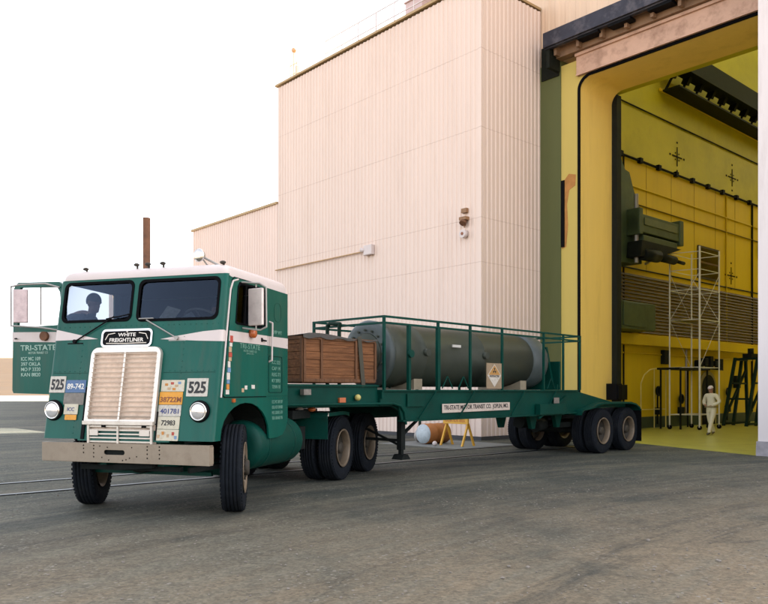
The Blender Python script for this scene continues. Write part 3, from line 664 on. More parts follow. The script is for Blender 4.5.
# ================================================================ WHEELS
def tyre_profile(r, w, grooves=4):
    p = [(-w*.30, r*.56), (-w*.40, r*.58), (-w*.47, r*.66), (-w*.50, r*.78), (-w*.485, r*.88), (-w*.45, r*.945), (-w*.43, r*.975), (-w*.395, r*.985)]
    n = grooves; span = w*.76; x = -span/2; rib = span/(n+1+.35*n); gw = rib*.35
    for i in range(n+1):
        p.append((x, r*(.990+.01*(1-abs(2*(x+rib/2)/span))))); p.append((x+rib, r*(.990+.01*(1-abs(2*(x+rib/2)/span))))); x += rib
        if i < n: p.append((x+.002, r-.02)); p.append((x+gw-.002, r-.02)); x += gw
    q = [(-a, b) for a, b in p[:8]][::-1]
    return p+q
TYRE_R, TYRE_W = .565, .275
def shared(fn):
    mb = MB(); fn(mb); return mb
_me = {}
def wheel_meshes():
    mb = MB(); mb.lathe(tyre_profile(TYRE_R, TYRE_W), None, 72, True, False); 
    # shoulder lugs
    for i in range(56):
        a = 2*math.pi*i/56
        for sx in (-1, 1):
            m = Matrix.Rotation(a, 4, 'X') @ Matrix.Translation((sx*TYRE_W*.44, 0, TYRE_R*.962))
            mb.box(-.012, .012, -.016, .016, -.012, .002, m)
    _me['tyre'] = mb.mesh('tyre', [TYRE])
    r0 = TYRE_R*.56
    mb = MB(); mb.lathe([(.135, r0+.015), (.145, r0+.012), (.14, r0-.012), (.115, r0-.022), (.06, r0-.03), (-.12, r0-.03), (-.135, r0+.01)], None, 48, True, False)
    _me['rim_out'] = mb.mesh('rim', [RIM])
    mb = MB(); mb.lathe([(.135, r0+.015), (.145, r0+.012), (.14, r0-.012), (.10, r0-.03), (.07, r0-.05), (.10, r0-.10), (.115, .16), (.115, .10)], None, 48, True, False)
    mb.lathe([(-.135, r0+.01), (-.12, r0-.03), (.05, r0-.03)], None, 48, True, False)
    _me['rim_front'] = mb.mesh('rim', [RIM])
    def hub(x, dp):
        mb = MB()
        if x < 0: mb.lathe([(.02, r0-.031), (-.02, r0-.045), (-.065, r0-.09), (-.075, .16), (-.05, .10)], None, 48, True, False)
        mb.lathe([(x, .115), (x+dp, .10), (x+dp+.015, .085), (x+dp+.02, .0)], None, 24)
        for i in range(10):
            a = 2*math.pi*i/10; mb.cyl((x-.02, .143*math.cos(a), .143*math.sin(a)), (x+.03, .143*math.cos(a), .143*math.sin(a)), .017, 6)
        for i in range(5):
            a = 2*math.pi*(i+.5)/5; m = Matrix.Rotation(a, 4, 'X') @ Matrix.Translation((x+.012, 0, .215)); 
            mb.cyl(m @ Vector((-.012, 0, 0)), m @ Vector((.004, 0, 0)), .032, 12)
        return mb.mesh('hub', [HUB])
    _me['hub_out'] = hub(-.06, .15); _me['hub_front'] = hub(.115, .06)
wheel_meshes()
def wheel(parent, pos, side, kind='out', label=None, steer=0):
    """pos in frame coords (centre of tyre); side +1 faces +x"""
    off = OFF[parent.name]
    e = bpy.data.objects.new('wheel', None); COL.objects.link(e); e.parent = parent; e.empty_display_size = .1
    e.location = Vector(pos)-off; e.rotation_euler = (0, 0, (0 if side > 0 else math.pi)+steer)
    if label: e['label'] = label
    for nm, me in (('tyre', _me['tyre']), ('rim', _me['rim_'+kind]), ('hub', _me['hub_'+kind])):
        o = bpy.data.objects.new(nm, me); COL.objects.link(o); o.parent = e
        o.rotation_euler = (random.random()*6, 0, 0)
    return e

# ================================================================ TRACTOR
def tf(z): return .03+.17*(z-.95)          # raked front face
T = thing('truck', TR, (0, 1.0, 0), 'green and white cab over highway tractor numbered 525 with its passenger door open', 'truck')
def front(a, b, d): return (a, tf(b)-d, b)
wsL = rrect(-1.155, -.10, 2.44, 2.965, .085); wsR = rrect(-.02, 1.135, 2.43, 2.96, .085)
fo = [(-1.17, .95), (-1.17, 3.0), (1.15, 3.0), (1.15, .95)]
# left and right slightly inside the corner rounding
fo = [(-1.195, .95), (-1.195, 3.0), (1.175, 3.0), (1.175, .95), (.62, .95), (.62, .93), (-.70, .93), (-.70, .95)]
w = plate_bm(fo, [wsL, wsR], .03, front)
def corner(mb, x0, sx, z0, z1, r=.05):
    rows = []
    for k in range(7):
        a = R(90*k/6); row = []
        for z in (z0, 1.5, 2.2, z1):
            row.append((x0+sx*r*math.sin(a), tf(z)-.015+r*(1-math.cos(a)), z))
        rows.append(row)
    mb.sheet(rows, True)
corner(w, 1.175, 1, .95, 3.0, .045); corner(w, -1.195, -1, .95, 3.0, .045)
XR, XL = 1.205, -1.225
def sideR(a, b, d): return (XR+d, a, b)
def sideL(a, b, d): return (XL+d, a, b)
def side_outline():
    p = [(tf(2.97)+.03, 2.97), (tf(.95)+.03, .95), (.19, .95)]
    for i in range(13):
        a = R(180-180*i/12); p.append((.85+.66*math.cos(a), .97+.43*math.sin(a)))
    p += [(1.52, .90), (1.78, .90), (1.95, .93), (2.07, 1.02), (2.13, 1.16), (2.13, 2.95)]
    return p[::-1]
win = [(tf(2.42)+.26, 2.41), (tf(2.9)+.24, 2.86), (tf(2.9)+.29, 2.92), (1.33, 2.93), (1.37, 2.89), (1.37, 2.43), (1.33, 2.39), (tf(2.42)+.30, 2.39)]
doorO = [(tf(1.5)+.12, 1.50), (tf(2.9)+.12, 2.93), (tf(2.95)+.16, 2.965), (1.40, 2.965), (1.44, 2.93), (1.44, 1.52), (1.42, 1.48), (tf(1.5)+.15, 1.48)]
plate_bm(side_outline(), [win], .025, sideR, w)
plate_bm(side_outline(), [doorO], .025, sideL, w)
# wheel-arch lips and inner liners, back wall, floor
for X, s_ in ((XR, -1), (XL, 1)):
    arc = [(.85+.66*math.cos(R(180-180*i/12)), .97+.43*math.sin(R(180-180*i/12))) for i in range(13)]
    lin = MB(); lin.sheet([[(X+s_*.03, a, b-.004) for a, b in arc], [(X+s_*.48, a, b-.004) for a, b in arc]]); lin.sheet([[(X+s_*.48, a, b) for a, b in arc], [(X+s_*.48, a, .9) for a, b in arc]]); lin.build('arch_liner', UNDER, T)
w.box(XL+.01, XR-.01, 2.10, 2.135, 1.16, 2.95)
def rivet(p, rad=.006): w.ball(p, rad, 6, 4)
for x in (-.78, .70):
    for z in [1.02+.075*i for i in range(17)]: rivet((x, tf(z)-.016, z))
for z in (2.375, 1.80):
    for i in range(31):
        x = -1.17+i*.0775
        if z < 2 and -.66 < x < .47: continue
        rivet((x, tf(z)-.016, z))
for a in [.25+.08*i for i in range(24)]:
    rivet((XR+.013, a if a > .5 else .5, 2.945)) if a > .5 else None
for z in [1.25+.08*i for i in range(21)]: rivet((XR+.013, 2.10, z)); rivet((XR+.013, 1.47, z) if z > 1.5 else (XR+.013, 2.04, z))
for a in [1.5+.075*i for i in range(8)]: rivet((XR+.013, a, 1.45)); rivet((XR+.013, a, 2.13))
cabb = w.build('cab', GREEN, T)
w = MB(); w.bar((XR+.013, 1.47, 1.48), (XR+.013, 2.12, 1.48), .006, .004); w.build('panel_seam', GREEN_D, T)
w = MB(); w.bar((-.64, tf(1.78)-.016, 1.78), (-1.19, tf(1.78)-.016, 1.78), .005, .004); w.build('panel_seam', GREEN_D, T)
w = MB(); w.bar((.45, tf(1.78)-.016, 1.78), (1.17, tf(1.78)-.016, 1.78), .005, .004); w.build('panel_seam', GREEN_D, T)
# roof
def ring(ins, z, n=6):
    x0, x1, y0, y1 = XL-.012+ins, XR+.012-ins, tf(3.0)-.02+ins*.8, 2.15-ins; r = .10; out = []
    for cx, cy, a0 in ((x1-r, y1-r, 0), (x0+r, y1-r, 90), (x0+r, y0+r, 180), (x1-r, y0+r, 270)):
        for i in range(n+1):
            a = R(a0+90*i/n); px, py = cx+r*math.cos(a), cy+r*math.sin(a)
            zz = z
            if z == 'b': zz = 3.0-.075*min(1, max(0, (py-y0)/.25))
            out.append((px, py, zz))
    out.append(out[0]); return out
w = MB(); w.sheet([ring(0, 'b'), ring(0, 3.02), ring(.012, 3.06), ring(.04, 3.095), ring(.09, 3.12), ring(.18, 3.135), ring(.5, 3.15), ring(1.0, 3.155)], True)
w.build('roof', CREAM, T)
# window rubbers and glass
def frame_ring(mb, ring_, fn, wd=.028, dp=.012):
    cx = sum(p[0] for p in ring_)/len(ring_); cy = sum(p[1] for p in ring_)/len(ring_)
    hx = max(abs(p[0]-cx) for p in ring_); hy = max(abs(p[1]-cy) for p in ring_)
    inn = [(cx+(a-cx)*(hx-wd)/hx, cy+(b-cy)*(hy-wd)/hy) for a, b in ring_]; outr = [(cx+(a-cx)*(hx+wd*.25)/hx, cy+(b-cy)*(hy+wd*.25)/hy) for a, b in ring_]
    return plate_bm(outr, [inn], dp, fn, mb), inn
def glazed(ring_, nm, fnf, fng):
    mb, inn = frame_ring(None, ring_, fnf); f = mb.build(nm, SEAL, T)
    plate_bm([(a, b) for a, b in ring_], [], .004, fng).build('glass', GLASS, f)
for rg in (wsL, wsR): glazed(rg, 'windscreen', lambda a, b, d: (a, tf(b)-.016-d, b), lambda a, b, d: (a, tf(b)-d, b))
# driver's door (camera side)
w = plate_bm(doorO, [win], .012, lambda a, b, d: (XR+.020+d, a, b)); dR = w.build('door', GREEN, T)
dR['label'] = 'driver door with white band, stickers and lettering'
mb, inn = frame_ring(None, win, lambda a, b, d: (XR+.028+d, a, b), .022); mb.build('window_frame', SEAL, dR)
w = MB(); w.bar((XR+.02, .78, 2.41), (XR+.02, .84, 2.90), .018); w.build('vent_bar', BLACK, dR)
w = plate_bm([(win[0][0], win[0][1]), (win[1][0], win[1][1]), (.83, 2.9), (.78, 2.4)], [], .004, lambda a, b, d: (XR+.005+d, a, b)); w.build('vent_glass', GLASS, dR)
# seams
w = MB(); 
for a, b in zip(doorO, doorO[1:]+doorO[:1]): w.bar((XR+.0135, a[0], a[1]), (XR+.0135, b[0], b[1]), .008, .024)
w.build('door_gap', BLACK, dR)
# white band on cab
def band(mb, fn): return mb
bandmat = CREAM
w = plate_bm([(tf(2.2)+.13, 2.165), (tf(2.3)+.13, 2.295), (1.43, 2.30), (1.43, 2.17)], [], .003, lambda a, b, d: (XR+.028+d, a, b)); w.build('white_band', CREAM, dR)
w = plate_bm([(1.46, 2.17), (1.46, 2.30), (2.13, 2.31), (2.13, 2.16)], [], .003, lambda a, b, d: (XR+.0145+d, a, b))
plate_bm([(tf(2.15)+.032, 2.155), (tf(2.29)+.032, 2.29), (tf(2.29)+.115, 2.29), (tf(2.15)+.115, 2.16)], [], .003, lambda a, b, d: (XR+.0145+d, a, b), w)
plate_bm([(.36, 2.195), (.62, 2.235), (.95, 2.28), (1.175, 2.295), (1.175, 2.155), (.9, 2.165)], [], .003, lambda a, b, d: (a, tf(b)-.0165-d, b), w)
plate_bm([(-1.195, 2.345), (-.56, 2.215), (-1.195, 2.205)], [], .003, lambda a, b, d: (a, tf(b)-.0165-d, b), w)
rows = []
for k in range(7):
    a = R(90*k/6); rows.append([(1.175+.047*math.sin(a), tf(z)-.018+.048*(1-math.cos(a)), z) for z in (2.155, 2.295)])
w.sheet(rows, True); rows = []
for k in range(7):
    a = R(90*k/6); rows.append([(-1.195-.047*math.sin(a), tf(z)-.018+.048*(1-math.cos(a)), z) for z in (2.205, 2.345)])
w.sheet(rows, True)
w.build('white_stripe', CREAM, T, split=True)
# pale gutter strip beside the A pillar
w = MB(); w.tube([(XR+.02, tf(1.45)+.075, 1.47), (XR+.02, tf(2.2)+.075, 2.2), (XR+.02, tf(2.8)+.08, 2.80), (XR+.02, tf(2.9)+.13, 2.92), (XR+.02, .62, 2.955)], .013, 8); w.build('door_trim', CREAM, T)
# stickers down the door front edge
cols = [('sticker_red', (.4, .06, .04)), ('sticker_white', (.6, .55, .5)), ('sticker_tan', (.45, .30, .18)), ('sticker_blue', (.15, .25, .4)), ('sticker_orange', (.5, .2, .04))]
SM = [M(a, b, .5, 0, .2, 30) for a, b in cols]
zz = 2.24
for i in range(11):
    hgt = [.09, .05, .07, .06, .05, .08, .06, .09, .05, .07, .06][i]
    a0 = tf(zz)+.15+random.uniform(-.01, .01)
    MB().box(XR+.0275, XR+.030+.0003*i, a0, a0+.055+random.uniform(0, .03), zz-hgt, zz-.005).build('sticker', SM[[0, 1, 2, 0, 2, 1, 3, 1, 3, 4, 1][i]], dR); zz -= hgt
for a, z, c, s_ in ((.78, 1.60, 1, .07), (.70, 1.565, 2, .06), (.97, 1.61, 1, .09)):
    MB().box(XR+.0275, XR+.0305, a, a+s_, z-.03, z+.02).build('sticker', SM[c], dR)
MB().box(XR+.01, XR+.035, .47, .53, 1.41, 1.455).build('marker_lamp', AMBER, T)
def txtR(t, w_, h_, cy, cz, mat, par=T, nm='lettering', dx=.0295, lab=None):
    o = text_bm(t, w_, h_, lambda a, b, d: (XR+dx+d, cy+a, cz+b), .003).build(nm, mat, par); 
    if lab: o['label'] = lab
txtR('TRI-STATE', .56, .065, .93, 2.125, INK_F, dR, lab='pale hand lettering on the door')
txtR('MOTOR TRANSIT CO', .36, .03, .93, 2.065, INK_F, dR)
txtR('JOPLIN MO', .2, .025, .93, 2.03, INK_F, dR)
for i, t in enumerate(('ICC MC 109 397', 'OKLA 4571 KAN 882', 'MO 3320 ILL 67H', 'TEX 1180 ARK 906')):
    txtR(t, .34, .045, 1.78, 1.40-.075*i, INK_F, T, dx=.0145)
for i, t in enumerate(('ICC 525', 'CAP 14', 'REG 71', 'KY 2093', 'TENN 18')):
    txtR(t, .26, .05, 1.74, 1.95-.085*i, INK_F, T, dx=.0145)
txtR('EMP WT', .3, .05, 1.78, 2.37, INK_F, T, dx=.0145)
# access door outline, handle, grab rail
w = MB(); rg = rrect(1.50, 1.93, 1.53, 2.03, .03)
for a, b in zip(rg, rg[1:]+rg[:1]): w.bar((XR+.0135, a[0], a[1]), (XR+.0135, b[0], b[1]), .009, .006)
w.build('locker_door_seam', BLACK, T)
w = MB(); rg = rrect(1.68, 1.90, 2.52, 2.78, .09)
for a, b in zip(rg, rg[1:]+rg[:1]): w.bar((XR+.0135, a[0], a[1]), (XR+.0135, b[0], b[1]), .006, .004)
w.build('vent_seam', GREEN_D, T)
w = MB(); w.tube([(XR+.01, 1.53, 2.50), (XR+.06, 1.53, 2.48), (XR+.06, 1.51, 1.97), (XR+.01, 1.51, 1.95)], .013, 8); w.build('grab_handle', CREAM, T)
w = MB(); w.bar((XR+.03, 1.26, 2.235), (XR+.05, 1.36, 2.225), .018); w.box(XR+.02, XR+.04, 1.24, 1.28, 2.21, 2.26); w.build('door_handle', BLACK, dR)
w = MB(); w.cyl((XR+.03, .95, 2.30), (XR+.085, .95, 2.30), .062, 20); w.ball((XR+.085, .95, 2.30), .058, 16, 8, (.4, 1, 1)); w.build('indicator_lamp', AMBER, dR)
# mirrors: large slab mirror plus arms
w = MB(); m = Matrix.Translation((XR+.21, .74, 2.615)) @ Matrix.Rotation(R(-12), 4, 'Z')
w.box(-.115, .115, -.02, .02, -.235, .235, m); mirR = w.build('mirror', M('mirror_back_pale', (.62, .53, .50), .35, .3, .12, 6, dirt=((.4, .32, .3), .5, 10)), dR, bevel=.012)
w = MB(); X = XR+.21
w.tube([(XR+.02, .70, 2.93), (X+.06, .72, 2.91), (X+.135, .75, 2.86), (X+.135, .76, 2.36), (X+.05, .75, 2.32), (XR+.03, .72, 2.35)], .011, 8); w.tube([(X, .74, 2.86), (X, .74, 2.90)], .01, 6); w.tube([(X, .74, 2.38), (X, .74, 2.33)], .01, 6)
w.build('mirror_arm', STEEL, dR)
# passenger door, swung open square to the cab
PD0 = Vector((XL-.02, .50, 0))
def pdf(a, b, d): # a outward from hinge, b height, d toward the front
    ang = R(3); return (PD0.x-a*math.cos(ang), PD0.y+a*math.sin(ang)-d, b)
pout = [(.0, 1.50), (.05, 2.93), (.08, 2.98), (.14, 3.02), (.84, 3.04), (.90, 3.0), (.93, 2.94), (.95, 1.56), (.93, 1.52)]
pwin = [(.09, 2.52), (.12, 2.88), (.17, 2.95), (.80, 2.97), (.845, 2.92), (.86, 2.46), (.82, 2.425), (.12, 2.44)]
w = plate_bm(pout, [pwin], .05, pdf); dL = w.build('open_door', GREEN, T); dL['label'] = 'open passenger door with white band and pale lettering'
w = plate_bm([(.0, 2.20), (.0, 2.34), (.948, 2.36), (.95, 2.23)], [], .003, lambda a, b, d: pdf(a, b, .0265+d)); w.build('white_band', CREAM, dL)
w = MB(); a_ = [pdf(.45+.02, z, 0) for z in (2.45, 2.96)]; w.bar(a_[0], a_[1], .014); w.build('vent_bar', STEEL, dL)
w = MB(); c_ = Vector(pdf(.36, 2.29, .027)); w.cyl(c_, c_+Vector((0, -.05, 0)), .062, 20); w.build('indicator_lamp', RUST, dL)
def txtL(t, w_, h_, ca, cz, lab=None): text_bm(t, w_, h_, lambda a, b, d: pdf(ca-a, cz+b, .0275+d), .003).build('lettering', INK_F, dL)
INK_F2 = M('pale_lettering', (.32, .45, .38), .5, 0, .25, 20)
def txtL(t, w_, h_, ca, cz): text_bm(t, w_, h_, lambda a, b, d: pdf(ca-a, cz+b, .0275+d), .003, bold=.01).build('lettering', INK_F2, dL)
txtL('TRI-STATE', .62, .075, .49, 2.14); txtL('MOTOR TRANSIT CO', .34, .03, .49, 2.07)
for i, t in enumerate(('ICC MC 109', '397 OKLA', 'MO P 3320', 'KAN 8820')): txtL(t, .34, .05, .62, 1.99-.072*i)
w = MB(); rg = rrect(.08, .22, 1.65, 1.93, .02)
for a, b in zip(rg, rg[1:]+rg[:1]): w.bar(pdf(a[0], a[1], .026), pdf(b[0], b[1], .026), .006)
w.build('panel_seam', GREEN_D, dL)
w = MB(); c_ = Vector(pdf(.63, 2.69, .20)); m = Matrix.Translation(c_) @ Matrix.Rotation(R(14), 4, 'Z'); w.box(-.10, .10, -.02, .02, -.225, .225, m); w.build('mirror', M('mirror_back_worn', (.46, .36, .36), .4, .3, .25, 9, dirt=((.3, .22, .24), .6, 12)), dL, bevel=.012)
w = MB(); w.tube([pdf(.10, 2.36, .03), pdf(.35, 2.40, .16), pdf(.63, 2.42, .20), pdf(.80, 2.43, .20), pdf(.80, 2.96, .20), pdf(.63, 2.98, .20), pdf(.3, 2.99, .10), pdf(.12, 2.94, .03)], .012, 8); w.build('mirror_arm', STEEL, dL)
w = MB(); a_ = pdf(.90, 2.27, .03); b_ = pdf(.84, 2.27, .06); w.bar(a_, b_, .016); w.build('door_handle', BLACK, dL)
# grille
gx0, gx1 = -.60, .42
gring = rrect(gx0, gx1, 1.0, 2.10, .10); gring = [(a, max(b, 1.155)) for a, b in gring]
gr_o = [(gx0, 1.15)]+[(gx1, 1.15)]+[(gx1-.10+.10*math.cos(R(t)), 2.0+.10*math.sin(R(t))) for t in range(0, 91, 15)]+[(gx0+.10+.10*math.cos(R(t)), 2.0+.10*math.sin(R(t))) for t in range(90, 181, 15)]
gr_i = rrect(gx0+.055, gx1-.055, 1.20, 2.035, .02)
w = plate_bm(gr_o, [gr_i], .05, lambda a, b, d: (a, tf(b)-.04-d, b)); G = w.build('grille', ALU, T, bevel=.006)
w = MB(); a_ = lambda x, z, d=0: (x, tf(z)-.04-d, z)
for i in range(14):
    z = 1.225+i*.0605; w.prism([(0, 0), (.006, .012), (-.03, .018)], lambda p, q, z=z: (gx0+.05, tf(z)-.055+p, z+q), lambda p, q, z=z: (gx1-.05, tf(z)-.055+p, z+q))
w.build('grille_slats', SLAT, G, kind=None)
w = MB(); w.bar(a_(-.09, 1.19, .02), a_(-.09, 2.04, .02), .026); w.build('centre_bar', ALU, G)
w = MB(); w.bar(a_(gx0, 1.155, .03), a_(gx1, 1.155, .03), .05, .05); w.build('lower_sill', ALU, G, bevel=.006)
w = MB()
for i in range(56): 
    x = gx0+.06+i*.01625; w.bar((x, tf(1.2)-.012, 1.2), (x, tf(2.03)-.012, 2.03), .004)
w.build('radiator_fins', CORE, G)
w = plate_bm(gr_i, [], .01, lambda a, b, d: (a, tf(b)-.005-.012-d*.3, b)); w.build('radiator', CORE, G)
w = MB()
for i in range(5): w.bar((-.52, .005, .925+i*.047), (.38, .005, .925+i*.047), .012, .018)
w.box(-.54, -.51, -.01, .03, .90, 1.13); w.box(.37, .40, -.01, .03, .90, 1.13); w.box(-.09-.012, -.09+.012, -.015, .0, .90, 1.12); w.box(-.50, -.38, -.012, .0, 1.0, 1.07); w.box(.22, .36, -.012, 0, 1.0, 1.07)
w.build('lower_grille', ALU, T)
MB().box(-.56, .42, .035, .06, .88, 1.14).build('lower_core', CORE, T)
for x in (-.30, .28): MB().box(x-.03, x+.03, -.01, .06, 1.10, 1.145).build('grille_bracket', BLACK, T)
w = MB()
for xa, xb, za, zb in ((-.652, -.606, .95, 1.60), (.425, .442, .95, 1.30)): w.prism([(tf(za)-.030, za), (tf(zb)-.030, zb), (tf(zb)-.010, zb), (tf(za)-.010, za)], lambda a, b, X=xa: (X, a, b), lambda a, b, X=xb: (X, a, b))
w.build('grille_gap', BLACK, T, split=True)
# emblem
em = rrect(-.50, .25, 2.105, 2.335, .06); ei = rrect(-.475, .225, 2.13, 2.31, .045)
E_ = plate_bm(em, [ei], .014, lambda a, b, d: (a, tf(b)-.026-d, b)).build('emblem', CHROME, T)
plate_bm(ei, [], .008, lambda a, b, d: (a, tf(b)-.021-d, b)).build('emblem_plate', BLACK, E_)
for t, w_, h_, cz in (('WHITE', .26, .045, 2.262), ('FREIGHTLINER', .50, .05, 2.195)):
    text_bm(t, w_, h_, lambda a, b, d: (-.125+a, tf(cz+b)-.028-d, cz+b), .004, bold=.015).build('emblem_lettering', ALU, E_)
w = MB()
for pts in ([(-.44, 2.20), (-.40, 2.27), (-.30, 2.285)], [(.19, 2.20), (.15, 2.27), (.05, 2.285)], [(-.42, 2.155), (-.125, 2.15), (.17, 2.155)]):
    for a, b in zip(pts, pts[1:]): w.bar((a[0], tf(a[1])-.027, a[1]), (b[0], tf(b[1])-.027, b[1]), .009)
w.ball((-.125, tf(2.3)-.027, 2.297), .012); w.build('emblem_line', ALU, E_)
# number and licence plates (plate > lettering)
def plate(nm, x0, x1, z0, z1, mat, txt=None, ink=INK, tw=.8, th=.6, lab=None, dp=0.0, bold=.02, cz=.5):
    o = plate_bm(rrect(x0, x1, z0, z1, .006, 2), [], .006, lambda a, b, d: (a, tf(b)-.020-dp-d, b)).build(nm, mat, T)
    if lab: o['label'] = lab
    if txt: text_bm(txt, (x1-x0)*tw, (z1-z0)*th, lambda a, b, d: ((x0+x1)/2+a, tf(z0+(z1-z0)*cz+b)-.0245-dp-d, z0+(z1-z0)*cz+b), .003, bold=bold).build('lettering', ink, o)
    return o
plate('number_plate', -1.215, -.975, 1.53, 1.74, PLATE_W, '525', INK, .82, .66, 'white number plate reading 525', bold=.035)
plate('number_plate', .80, 1.09, 1.485, 1.705, PLATE_W, '525', INK, .82, .66, 'white number plate reading 525', bold=.035)
plate('licence_plate', -.965, -.66, 1.53, 1.69, PLATE_B, '89-742', INK_W, .84, .45, 'blue licence plate')
plate('licence_plate', -.975, -.67, 1.375, 1.525, PLATE_G, None, lab='bare weathered licence plate')
plate('licence_plate', -.945, -.735, 1.255, 1.385, PLATE_P, 'ICC', INK_B, .5, .35, 'small white permit plate', dp=.008)
plate('licence_plate', -.92, -.745, 1.185, 1.25, PLATE_O, None, lab='small orange permit strip', dp=.008)
px0, px1 = .445, .765
p = plate('licence_plate', px0, px1, 1.545, 1.685, PLATE_P, None, lab='cream plate with small stickers')
for i, (a, z, c) in enumerate(((.52, 1.63, 4), (.60, 1.645, 0), (.66, 1.615, 2), (.70, 1.65, 3), (.56, 1.58, 2), (.63, 1.575, 4), (.72, 1.58, 1))): 
    MB().box(a-.022, a+.018, tf(z)-.027, tf(z)-.0235, z-.016, z+.014).build('sticker', SM[c], p)
plate('licence_plate', px0-.01, px1-.01, 1.385, 1.54, PLATE_O, '38722M', INK_R, .92, .42, 'orange licence plate', cz=.40)
plate('licence_plate', px0-.01, px1-.015, 1.245, 1.38, PLATE_W, '401781', INK_B, .82, .46, 'pale licence plate with blue digits', cz=.45)
plate('licence_plate', px0-.01, px1-.02, 1.09, 1.24, PLATE_P, '72983', INK, .62, .42, 'cream licence plate with dark digits', cz=.5)
p = plate('licence_plate', px0-.01, px1-.02, .95, 1.085, PLATE_P, None, lab='cream plate marked with small emblems')
for i, (a, z) in enumerate(((.47, 1.0), (.53, 1.04), (.60, 1.01), (.67, 1.035), (.71, .99))): MB().box(a-.016, a+.016, tf(z)-.0265, tf(z)-.0235, z-.02, z+.02).build('sticker', SM[(2, 4, 2, 0, 3)[i]], p)
# headlights
for x, nm in ((-1.10, 'l'), (1.01, 'r')):
    c = Vector((x, tf(1.3)-.016, 1.305)); mx_ = Matrix.Translation(c) @ Matrix.Rotation(R(-90), 4, 'Z')
    w = MB(); w.lathe([(0, .135), (.03, .132), (.045, .115), (.035, .098), (.02, .095)], mx_, 36); hl = w.build('headlight', BLACK, T)
    w = MB(); w.lathe([(.03, .116), (.052, .112), (.058, .102), (.045, .097)], mx_, 36); w.build('headlight_rim', CHROME, hl)
    w = MB(); w.lathe([(.045, .099), (.062, .085), (.072, .055), (.076, .0)], mx_, 36); w.build('headlight_lens', LENS, hl)
# wipers
for pts in ([(-.90, 2.19), (-.33, 2.50)], [(.60, 2.205), (.15, 2.44)]):
    (a0, z0), (a1, z1) = pts
    w = MB(); w.tube([(a0, tf(z0)-.03, z0), (a1, tf(z1)-.045, z1)], .009, 6); w.cyl((a0, tf(z0)-.01, z0), (a0, tf(z0)-.05, z0), .025, 10)
    w.box(a0-.12, a0+.12, tf(z0)-.022, tf(z0)-.016, z0-.035, z0-.02)
    if a0 < 0: w.tube([(a1-.12, tf(2.45)-.04, 2.47), (a1+.22, tf(2.5)-.04, 2.52)], .009, 6); w.build('wiper', BLACK, T)
    else: w.tube([(a1+.10, tf(2.4)-.04, 2.46), (a1-.12, tf(2.5)-.04, 2.46)], .008, 6); w.build('wiper', STEEL, T)
# roof lamps, horn
for x, z in ((-.93, 3.13), (-.15, 3.15), (.02, 3.15), (.24, 3.15), (1.10, 3.12)):
    w = MB(); w.cyl((x, .48, z-.03), (x, .48, z+.02), .014, 8); w.ball((x, .46, z+.030), .032, 12, 8, (1.3, 1, .7)); w.build('roof_marker', HUB, T)
w = MB(); w.cyl((.99, .6, 3.13), (.75, .52, 3.26), .014, 8); w.cyl((.75, .52, 3.26), (.80, .6, 3.15), .01, 6); w.build('spotlight_arm', STEEL, T)
w = MB(); m = Matrix.Translation((.76, .46, 3.255)) @ Matrix.Rotation(R(-100), 4, 'Z'); w.lathe([(-.10, 0), (-.085, .04), (-.03, .075), (0, .085), (.01, .08), (.004, 0)], m, 24); w.build('spotlight', CHROME, T)
# bumper
w = plate_bm([(-1.2, .675), (-1.2, .905), (1.2, .905), (1.2, .665)], [rrect(-.27, .03, .765, .825, .028)]+[circle2(x, z, .011, 8) for x in (-.57, -.42, .35, .52) for z in (.735, .785, .835, .875) if not (x == -.57 and z == .735)]+[circle2(x, z, .010, 8) for x, z in ((-.30, .73), (-.20, .70), (0.0, .70), (.10, .73), (.2, .75), (.13, .86), (.05, .71), (-.33, .87), (-.22, .855))], .012, lambda a, b, d: (a, -.03-d, b))
w.box(-1.2, 1.2, -.024, .05, .895, .905); w.box(-1.2, 1.2, -.024, .05, .666, .676); w.box(-1.2, -1.19, -.024, .06, .68, .89); w.box(1.19, 1.2, -.024, .06, .68, .89)
w.build('bumper', BUMPER, T)
MB().box(-.50, .46, -.0, .04, .70, .86).build('bumper_backing', UNDER, T)
# chassis
w = MB()
for x in (-.43, .43): w.box(x-.04, x+.04, .06, 6.6, .80, 1.06)
for yy in (.1, 1.7, 3.2, 4.3, 5.7, 6.5): w.box(-.43, .43, yy-.05, yy+.05, .84, 1.02)
w.build('frame', GREEN_D, T)
w = MB(); w.box(-.35, .3, .3, 1.9, .62, 1.45); w.cyl((-.03, .35, .75), (-.03, 2.2, .72), .25, 16); w.build('engine', UNDER, T, bevel=.03)
w = MB(); w.box(-1.0, 1.0, .80, .92, .46, .58); w.cyl((-1.02, .86, .56), (1.02, .86, .56), .06, 12); w.bar((-.9, .55, .50), (.9, .55, .50), .05); w.bar((-.42, .15, .62), (-.42, 1.7, .66), .09, .07); w.bar((.42, .15, .62), (.42, 1.7, .66), .09, .07); w.build('front_axle', GREEN_D, T)
w = MB(); w.box(-.75, .70, .14, .20, .56, .62); w.bar((.8, .16, .58), (1.05, .5, .62), .06); w.bar((-.2, .1, .6), (.35, .1, .64), .07); w.build('tow_beam', UNDER, T)
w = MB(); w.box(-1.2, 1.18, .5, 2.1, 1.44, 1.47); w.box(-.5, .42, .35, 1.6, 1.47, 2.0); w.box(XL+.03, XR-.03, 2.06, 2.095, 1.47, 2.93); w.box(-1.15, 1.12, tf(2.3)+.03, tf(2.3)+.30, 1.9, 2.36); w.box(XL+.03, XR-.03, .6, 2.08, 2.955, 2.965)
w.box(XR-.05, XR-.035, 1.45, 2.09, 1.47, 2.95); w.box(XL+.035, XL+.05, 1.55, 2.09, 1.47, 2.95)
w.build('cab_lining', INSIDE, T)
